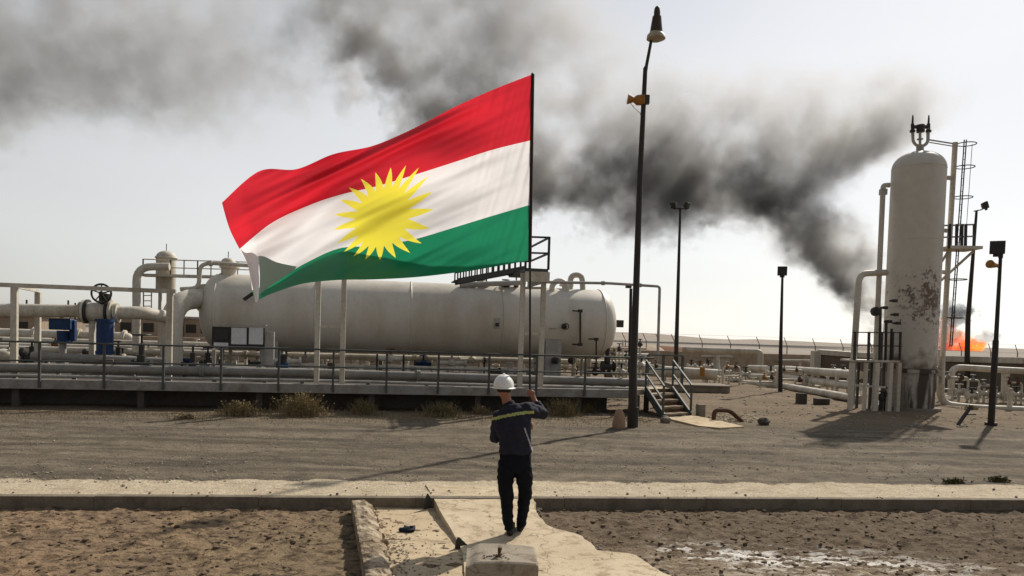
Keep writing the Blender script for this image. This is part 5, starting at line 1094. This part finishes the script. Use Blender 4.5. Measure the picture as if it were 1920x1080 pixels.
def smoke_mat():
    m, nt, b = new_mat('smoke'); nt.nodes.remove(b); L = nt.links.new; tc = nd(nt, 'ShaderNodeTexCoord'); co = tc.outputs['Object']
    n1 = nd(nt, 'ShaderNodeTexNoise'); n1.inputs['Scale'].default_value = .016; n1.inputs['Detail'].default_value = 2; L(co, n1.inputs[0])
    n2 = nd(nt, 'ShaderNodeTexNoise'); n2.inputs['Scale'].default_value = .055; n2.inputs['Detail'].default_value = 4; n2.inputs['Roughness'].default_value = .62; L(co, n2.inputs[0])
    def vm(op, a, b_):
        n = nd(nt, 'ShaderNodeVectorMath'); n.operation = op
        for i, v in enumerate((a, b_)):
            if isinstance(v, tuple): n.inputs[i].default_value = v
            else: L(v, n.inputs[i])
        return n.outputs[0]
    w1 = vm('MULTIPLY', vm('SUBTRACT', n1.outputs['Color'], (.5, .5, .5)), (80, 0, 64)); w2 = vm('MULTIPLY', vm('SUBTRACT', n2.outputs['Color'], (.5, .5, .5)), (46, 0, 46))
    n3 = nd(nt, 'ShaderNodeTexNoise'); n3.inputs['Scale'].default_value = .16; n3.inputs['Detail'].default_value = 3; L(co, n3.inputs[0])
    w3 = vm('MULTIPLY', vm('SUBTRACT', n3.outputs['Color'], (.5, .5, .5)), (30, 0, 30))
    pos = vm('ADD', vm('ADD', co, w1), vm('ADD', w2, w3))
    sp0 = nd(nt, 'ShaderNodeSeparateXYZ'); L(co, sp0.inputs[0])
    s = nd(nt, 'ShaderNodeSeparateXYZ'); L(pos, s.inputs[0])
    # warp fades near the source so the stem stays narrow
    kx = ramp(nt, mth(nt, 'MULTIPLY_ADD', sp0.outputs[0], 1/560, .5), [(.55, 1), (.9, .4)])
    X = mth(nt, 'MULTIPLY_ADD', mth(nt, 'SUBTRACT', s.outputs[0], sp0.outputs[0]), kx, sp0.outputs[0]); Z = mth(nt, 'MULTIPLY_ADD', mth(nt, 'SUBTRACT', s.outputs[2], sp0.outputs[2]), kx, sp0.outputs[2])
    x0, x1 = P(-150, 300, SY)[0], P(1780, 300, SY)[0]; fac = mth(nt, 'DIVIDE', mth(nt, 'SUBTRACT', X, x0), x1-x0)
    nx = lambda T: [((P(x, y, SY)[0]-x0)/(x1-x0), P(x, y, SY)[2]) for x, y in T]
    lo = fcurve(nt, fac, nx(LT), 0, 300); up = fcurve(nt, fac, nx(UT), 0, 300); de = fcurve(nt, fac, [((x+150)/1930, y) for x, y in DT], 0, 1.5)
    t_ = mth(nt, 'DIVIDE', mth(nt, 'SUBTRACT', Z, lo), mth(nt, 'MAXIMUM', mth(nt, 'SUBTRACT', up, lo), 8))
    pr = ramp(nt, t_, [(0, 0), (.05, .5), (.14, .85), (.3, .75), (.55, .5), (.8, .3), (.93, .12), (1, 0)])
    xr = ramp(nt, fac, [(0, 1), (.955, 1), (1, 0)])
    bil = ramp(nt, mth(nt, 'MULTIPLY_ADD', n2.outputs[0], .6, mth(nt, 'MULTIPLY', n1.outputs[0], .4)), [(.41, .1), (.5, .75), (.585, 1.9)])
    yy = ramp(nt, mth(nt, 'MULTIPLY_ADD', mth(nt, 'ABSOLUTE', mth(nt, 'SUBTRACT', sp0.outputs[1], SY)), 1/40, 0), [(.5, 1), (1, 0)])
    CT = [(-150, -300), (560, -120), (620, -20), (660, 60), (740, 150), (800, 205), (900, 270), (1000, 330), (1100, 355), (1200, 375), (1300, 362), (1400, 365), (1450, 385), (1500, 420), (1550, 455), (1600, 497), (1650, 555), (1690, 610), (1780, 640)]
    WT = [(-150, 30), (560, 55), (740, 72), (900, 80), (1100, 78), (1200, 74), (1300, 70), (1400, 66), (1500, 56), (1600, 44), (1650, 26), (1700, 16), (1780, 5)]
    ce = fcurve(nt, fac, nx(CT), -40, 300); wi = fcurve(nt, fac, [((x+150)/1930, y*SY/FPX) for x, y in WT], 0, 30)
    core = ramp(nt, mth(nt, 'DIVIDE', mth(nt, 'ABSOLUTE', mth(nt, 'SUBTRACT', Z, ce)), wi), [(0, 1), (.55, .85), (.85, .3), (1, 0)])
    core = mth(nt, 'MULTIPLY', core, ramp(nt, fac, [(.36, 0), (.44, .45), (.6, .8), (.8, 1.2), (.88, 2.1), (.945, 2.9)]))
    pr = mth(nt, 'MULTIPLY_ADD', core, .62, mth(nt, 'MULTIPLY', pr, ramp(nt, fac, [(.42, .85), (.75, .85), (.86, .65), (.93, .8)])))
    d = mth(nt, 'MULTIPLY', mth(nt, 'MULTIPLY', pr, de), mth(nt, 'MULTIPLY', bil, mth(nt, 'MULTIPLY', yy, xr)))
    pv = nd(nt, 'ShaderNodeVolumePrincipled'); pv.inputs['Color'].default_value = (.74, .725, .70, 1); pv.inputs['Anisotropy'].default_value = .3
    L(mth(nt, 'MULTIPLY', d, .056), pv.inputs['Density']); L(pv.outputs[0], nt.nodes['Material Output'].inputs['Volume']); m.cycles.volume_sampling = 'MULTIPLE_IMPORTANCE'; m.cycles.volume_step_rate = .42; return m
a, c = P(-190, 700, SY), P(1790, 300, SY)
b = MB().box(((a[0]+c[0])/2, SY, 150), (c[0]-a[0], 80, 296)); so = b.build('smoke_plume', smoke_mat(), smooth=False)
tag(so, 'long dark smoke plume drifting across the sky from behind the tower', 'smoke', kind='stuff')
def puff(x0, y0, x1, y1, label, seed, dens, colr=(.25, .27, .33), Y=SY, emit=None):
    a, c = P(x0, y0, Y), P(x1, y1, Y); ce = (a+c)/2; h = np.abs(a-c)/2; h[1] = h[0]*.5; m, nt, bb = new_mat('puff'); nt.nodes.remove(bb); L = nt.links.new; tc = nd(nt, 'ShaderNodeTexCoord')
    mp = nd(nt, 'ShaderNodeMapping'); mp.inputs['Scale'].default_value = tuple(1/h); L(tc.outputs['Object'], mp.inputs[0]); ln = nd(nt, 'ShaderNodeVectorMath'); ln.operation = 'LENGTH'; L(mp.outputs[0], ln.inputs[0])
    n = nd(nt, 'ShaderNodeTexNoise'); n.inputs['Scale'].default_value = .22; n.inputs['Detail'].default_value = 5; n.inputs['Roughness'].default_value = .6; L(tc.outputs['Object'], n.inputs[0])
    d = mth(nt, 'SUBTRACT', mth(nt, 'MULTIPLY_ADD', n.outputs[0], 2.4, -.45), ln.outputs['Value']); d = ramp(nt, d, [(0, 0), (.25, 1)])
    pv = nd(nt, 'ShaderNodeVolumePrincipled'); pv.inputs['Color'].default_value = (*colr, 1); L(mth(nt, 'MULTIPLY', d, dens), pv.inputs['Density'])
    if emit:
        n3 = nd(nt, 'ShaderNodeTexNoise'); n3.inputs['Scale'].default_value = .35; n3.inputs['Detail'].default_value = 4; L(tc.outputs['Object'], n3.inputs[0])
        sp_x = nd(nt, 'ShaderNodeSeparateXYZ'); L(mp.outputs[0], sp_x.inputs[0])
        cc = ramp(nt, mth(nt, 'MULTIPLY_ADD', sp_x.outputs[0], .22, n3.outputs[0]), [(.3, (.45, .04, .02)), (.5, (1, .17, .04)), (.68, (1, .42, .07))]); L(cc, pv.inputs['Emission Color']); L(mth(nt, 'MULTIPLY', d, emit), pv.inputs['Emission Strength'])
    L(pv.outputs[0], nt.nodes['Material Output'].inputs['Volume'])
    o = MB().box((0, 0, 0), 2*h).build('flame_cloud' if emit else 'smoke_puff', m, smooth=False); o.location = ce.tolist(); tag(o, label, 'fire' if emit else 'smoke', kind='stuff')
puff(1745, 555, 1835, 625, 'small blue grey smoke puff above the fire', 1, .25)
puff(1820, 610, 1878, 655, 'thin grey smoke wisp right of the fire', 2, .1)
puff(1742, 585, 1805, 675, 'dark reddish fire edge at the tower side', 3, .35, (.5, .2, .2), emit=.12)
puff(1770, 616, 1854, 694, 'bright orange fireball burning behind the brown wall', 4, .5, (.5, .2, .1), emit=.55)
# ---------------------------------------------------------------- more pipework seen through the gaps
pipe('pipe', 'brown lagged pipe running along the tank top behind the access stair', TR, [(846, 541), (990, 546)], .07, BROWNW)
pipe('pipe', 'pale beam-like pipe under the access stair on the tank top', TR-.6, [(862, 534), (985, 530)], .09, GREY)
for i, (px, py) in enumerate([(884, 536), (912, 530), (948, 534), (968, 528)]):
    c = PL(px, py, TR-.3); t = thing('top_valve', ['small dark valve on tank top at the lower end of the access stair', 'small rusty valve on tank top under the stair middle', 'dark squat valve on tank top under the upper stair', 'rusty valve on tank top just left of the pole'][i], 'valve', [c[0], c[1], zc+RT-.05])
    MB().cyl([c[0], c[1], zc+RT-.08], c, .09, 10).cyl(c-[0, 0, .04], c+[0, 0, .02], .17, 14).build('valve_body', (DARKM, RUST)[i % 2], t); MB().cyl(c, c+[0, 0, .16], .025, 6).torus(c+[0, 0, .17], (0, 0, 1), .12, .02, 14, 6).build('hand_wheel', DARKM, t)
tag(MB().bar(PL(457, 562, TR-RT-.1), PL(476, 549, TR-RT-.1), .1, .1).build('dark_bracket', DARKM), 'short dark slanting bracket on the tank beside the flag tip', 'bracket')
for k, (y0, y1, row, r_, lb) in enumerate([(636, 668, F+9.5, .12, 'white pipe line low behind the tank, upper of three'), (645, 676, F+8.5, .09, 'white pipe line low behind the tank, middle of three'), (652, 682, F+7.5, .11, 'white pipe line low behind the tank, lowest of three')]):
    pipe('pipe', lb, row, [(-60, y0), (1215, y1)], r_, WHITE, sup=list(range(20, 1200, 130+17*k)), z0=ZD-.06)
tag(MB().box(PL(600, 660, F+26), (70, .6, 1.3), PA).build('low_wall', TANW, smooth=False), 'long low tan wall far behind the tank', 'wall')
rnd = random.Random(77)
mtl = [DARKM, RUST, WHITE, GREY, BLUE, DARKM]
where = ['left of the first portal post', 'between portal post and blue motor', 'under the blue motor', 'behind the blue cylinder', 'right of the blue cylinder', 'under the gooseneck pipe', 'left of the fat elbow', 'right of the fat elbow', 'below the notice board left side', 'below the notice board right side', 'right of the blue pump', 'left of the middle posts', 'between the middle posts', 'right of the middle posts', 'far under the tank centre', 'under the nameplate', 'left of the helmet', 'right of the helmet', 'behind the raised hand', 'under the tank saddle', 'below the lower gauge', 'beyond the tank end', 'left of the tall lamp post', 'behind the landing posts']
for i, w in enumerate(where):
    px = 12+i*52+rnd.uniform(-12, 12); row = F+rnd.uniform(3, 9); py = 668+px*.024+rnd.uniform(-14, 8); c = PL(px, py, row); m_ = mtl[rnd.randrange(6)]
    t = thing('pipe_fitting', 'small squat valve assembly on deck '+w, 'valve', [c[0], c[1], ZD-.06], 'small valve assemblies on the deck'); L_ = rnd.uniform(.25, .5)
    MB().cyl(c-PT*L_, c+PT*L_, .08, 10).blob(c, .15, .12, 8, 6, i).build('valve_body', WHITE if i % 3 else m_, t)
    MB().cyl(c, c+[0, 0, .3], .035, 6).torus(c+[0, 0, .31], (0, 0, 1), .13, .022, 14, 6).cyl(c+[-.13, 0, .31], c+[.13, 0, .31], .015, 5).build('hand_wheel', m_, t)
    for s_ in (-1, 1): q = c+PT*L_*s_; MB().bar([q[0], q[1], ZD-.06], q, .06, .06).cyl(q-PT*.03, q+PT*.03, .14, 12).build('support', WHITE if rnd.random() < .6 else DARKM, t)
# corner patch coloured as see-through shade, and curled white fly edge lying over the lower fly end
def cloth_patch(name, pts, col, d0, tl=.5):
    m, nt, b = new_mat(name); nt.nodes.remove(b); df = nd(nt, 'ShaderNodeBsdfDiffuse'); tr_ = nd(nt, 'ShaderNodeBsdfTranslucent'); ms = nd(nt, 'ShaderNodeMixShader'); ms.inputs[0].default_value = tl
    for q in (df, tr_): q.inputs[0].default_value = (*col, 1)
    nt.links.new(df.outputs[0], ms.inputs[1]); nt.links.new(tr_.outputs[0], ms.inputs[2]); nt.links.new(ms.outputs[0], nt.nodes['Material Output'].inputs[0])
    FPs = np.array(pts, float); V = []; nr, nc = len(pts), len(pts[0]); N = 16
    for j in range(N+1):
        for i in range(N+1):
            r_ = np.array([crom(FPs[k], i/N*(nc-1)) for k in range(nr)]); q = crom(r_, j/N*(nr-1)); V.append(Q(q[0], q[1], d0(i/N, j/N)))
    MB().add(V, [(j*(N+1)+i, (j+1)*(N+1)+i, (j+1)*(N+1)+i+1, j*(N+1)+i+1) for j in range(N) for i in range(N)]).build(name, m, fo, ang=180)
co_ = np.array([v.co for v in fo.data.vertices]); ymin = float(co_[[i for i, q in enumerate(UV) if q[0] > .82], 1].min())-PY
cloth_patch('shaded_corner_patch', [[(484, 480), (496, 481), (520, 492), (557, 500)], [(486, 500), (503, 502), (528, 509), (548, 509)], [(487, 524), (501, 526), (515, 526), (530, 521)], [(486, 552), (492, 548), (499, 542), (509, 535)]], (.36, .46, .39), lambda a, b_: ymin-.015+.01*math.sin(a*6), .25)
cloth_patch('curled_edge', [[(450, 466), (460, 474), (474, 474), (486, 484)], [(463, 492), (470, 494), (478, 496), (485, 504)], [(470, 522), (475, 522), (481, 524), (486, 528)], [(479, 566), (481, 566), (483, 565), (485, 560)]], (.84, .82, .84), lambda a, b_: ymin-.03-.045*math.sin(a*3.1))
# denser fittings in the right-hand pipe field and behind the platform
rnd = random.Random(5)
nm_r = ['between stairs rail and the ochre stub', 'just right of the ochre stub', 'under the white cabinet', 'at the left foot of the portal pipe', 'left of the thin floodlight pole', 'right of the thin floodlight pole', 'above the dark stump', 'at the wall end post', 'left of the service platform', 'behind the service platform legs', 'in front of the far right wall', 'between ground pipe and wall', 'beside the rightmost lamp pole foot', 'under the far right portal pipe']
for i, w in enumerate(nm_r):
    px = [1300, 1334, 1346, 1372, 1440, 1482, 1508, 1540, 1572, 1618, 1790, 1812, 1852, 1900][i]; Y = 38-i*.6 if i < 10 else 30; py = 640+(px-1400)*.031+rnd.uniform(48, 72); c = P(px, py, Y)
    t = thing('pipe_loop', 'small white pipe loop with valves '+w, 'pipe', [c[0], c[1], 0], 'small pipe loops in the pipe field'); w_ = rnd.uniform(.35, .6); h = c[2]; r_ = rnd.uniform(.04, .06)
    MB().tube(fillet([[c[0]-w_, Y, 0], [c[0]-w_, Y, h], [c[0]+w_, Y, h], [c[0]+w_, Y, 0]], .15), r_, 8).build('pipe_run', WHITE, t)
    MB().tube([[c[0]-w_, Y, h*.5], [c[0]+w_, Y, h*.5]], r_*.8, 8).build('cross_pipe', WHITE, t)
    for s_ in (-.5, .5): MB().blob([c[0]+w_*s_, Y, h], r_*2.2, .1, 8, 6, i).cyl([c[0]+w_*s_, Y, h], [c[0]+w_*s_, Y, h+.2], .025, 6).torus([c[0]+w_*s_, Y, h+.21], (0, 0, 1), .09, .018, 12, 5).build('valve', (DARKM, RUST, LAGM, ORNG)[rnd.randrange(4)], t)
for i in range(16):
    px = 40+i*74+rnd.uniform(-14, 14); row = F+rnd.uniform(2, 5); c = PL(px, 676+px*.024+rnd.uniform(-6, 8), row); m_ = (DARKM, LAGM, BROWNW, RUST)[rnd.randrange(4)]
    t = thing('instrument_box', 'small dark instrument box on a stalk on the deck, ' + ['left of portal post', 'right of portal post', 'by the blue motor', 'by the blue cylinder', 'under the gooseneck', 'by the elbow pipe', 'under the notice board', 'by the blue pump', 'left of middle posts', 'right of middle posts', 'under the tank centre', 'under the nameplate', 'by the helmet', 'by the raised hand', 'by the tank saddle', 'by the tall lamp'][i], 'instrument', [c[0], c[1], ZD-.06], 'instrument boxes on the deck')
    MB().box(c, (rnd.uniform(.15, .4), .2, rnd.uniform(.12, .3)), PA).build('case', m_, t, bev=.015); MB().bar([c[0], c[1], ZD-.06], c, .06, .06).build('stalk', m_, t)

b = MB(); rnd = random.Random(61)
for k in range(260):
    i = rnd.randrange(len(Ys)-4); x = np.interp(Ys[i], ry, rx)+rnd.gauss(.02, .05); b.blob((x, Ys[i], -.12), (rnd.uniform(.006, .035), rnd.uniform(.006, .025), rnd.uniform(.006, .02)), .35, 6, 4, k)
for k in range(90):
    a = rnd.uniform(-9, 10); p = kp(a, K0+abs(rnd.gauss(.15, .3))); b.blob((p[0], p[1], .008), (rnd.uniform(.006, .022),)*3, .35, 5, 4, k)
tag(b.build('debris', CONCG, smooth=False), 'broken concrete chips along the slab edge and kerb', 'debris', kind='stuff')

LMK = [(28, 'the leftmost portal post'), (71, 'the second portal post'), (118, 'the boxy blue motor'), (190, 'the big wheel valve'), (256, 'the gooseneck pipe'), (322, 'the fat elbow pipe'), (415, 'the notice board left edge'), (495, 'the notice board right edge'), (532, 'the blue pump'), (598, 'the left middle post'), (646, 'the right middle post'), (730, 'the tank middle underside'), (830, 'the green bush'), (932, 'the tank nameplate'), (993, 'the flagpole'), (1040, 'the grey cable tray'), (1088, 'the upper level gauge'), (1118, 'the lower level gauge'), (1187, 'the tall lamp post')]
seen = {}
def stub_label(px, k):
    l, w = min(LMK, key=lambda q: abs(q[0]-px)); w = '%s stub %s of %s' % (('thin white', 'thin dark', 'thin grey', 'thin white', 'thin rusty')[k], 'right' if px > l else 'left', w)
    seen[w] = seen.get(w, 0)+1; return w+(', behind the rail' if seen[w] == 1 else ', the one further out')
rnd = random.Random(91)
for i in range(26):
    px = 10+i*47+rnd.uniform(-16, 16); row = F+rnd.uniform(6, 15); y0 = 594+px*.031+rnd.uniform(22, 50); c = PL(px, y0, row); z0 = ZD-.06 if row < F+10.8 else 0; k_ = rnd.randrange(5); m_ = (WHITE, DARKM, LAGM, WHITE, RUST)[k_]
    t = thing('stub_post', stub_label(px, k_), 'post', [c[0], c[1], z0], 'upright stubs among the pipes')
    MB().tube([[c[0], c[1], z0], c], rnd.uniform(.03, .07), 8).build('stem', m_, t); MB().cyl(c-[0, 0, .05], c+[0, 0, .04], rnd.uniform(.09, .15), 10).build('cap', (DARKM, WHITE, RUST)[i % 3], t)
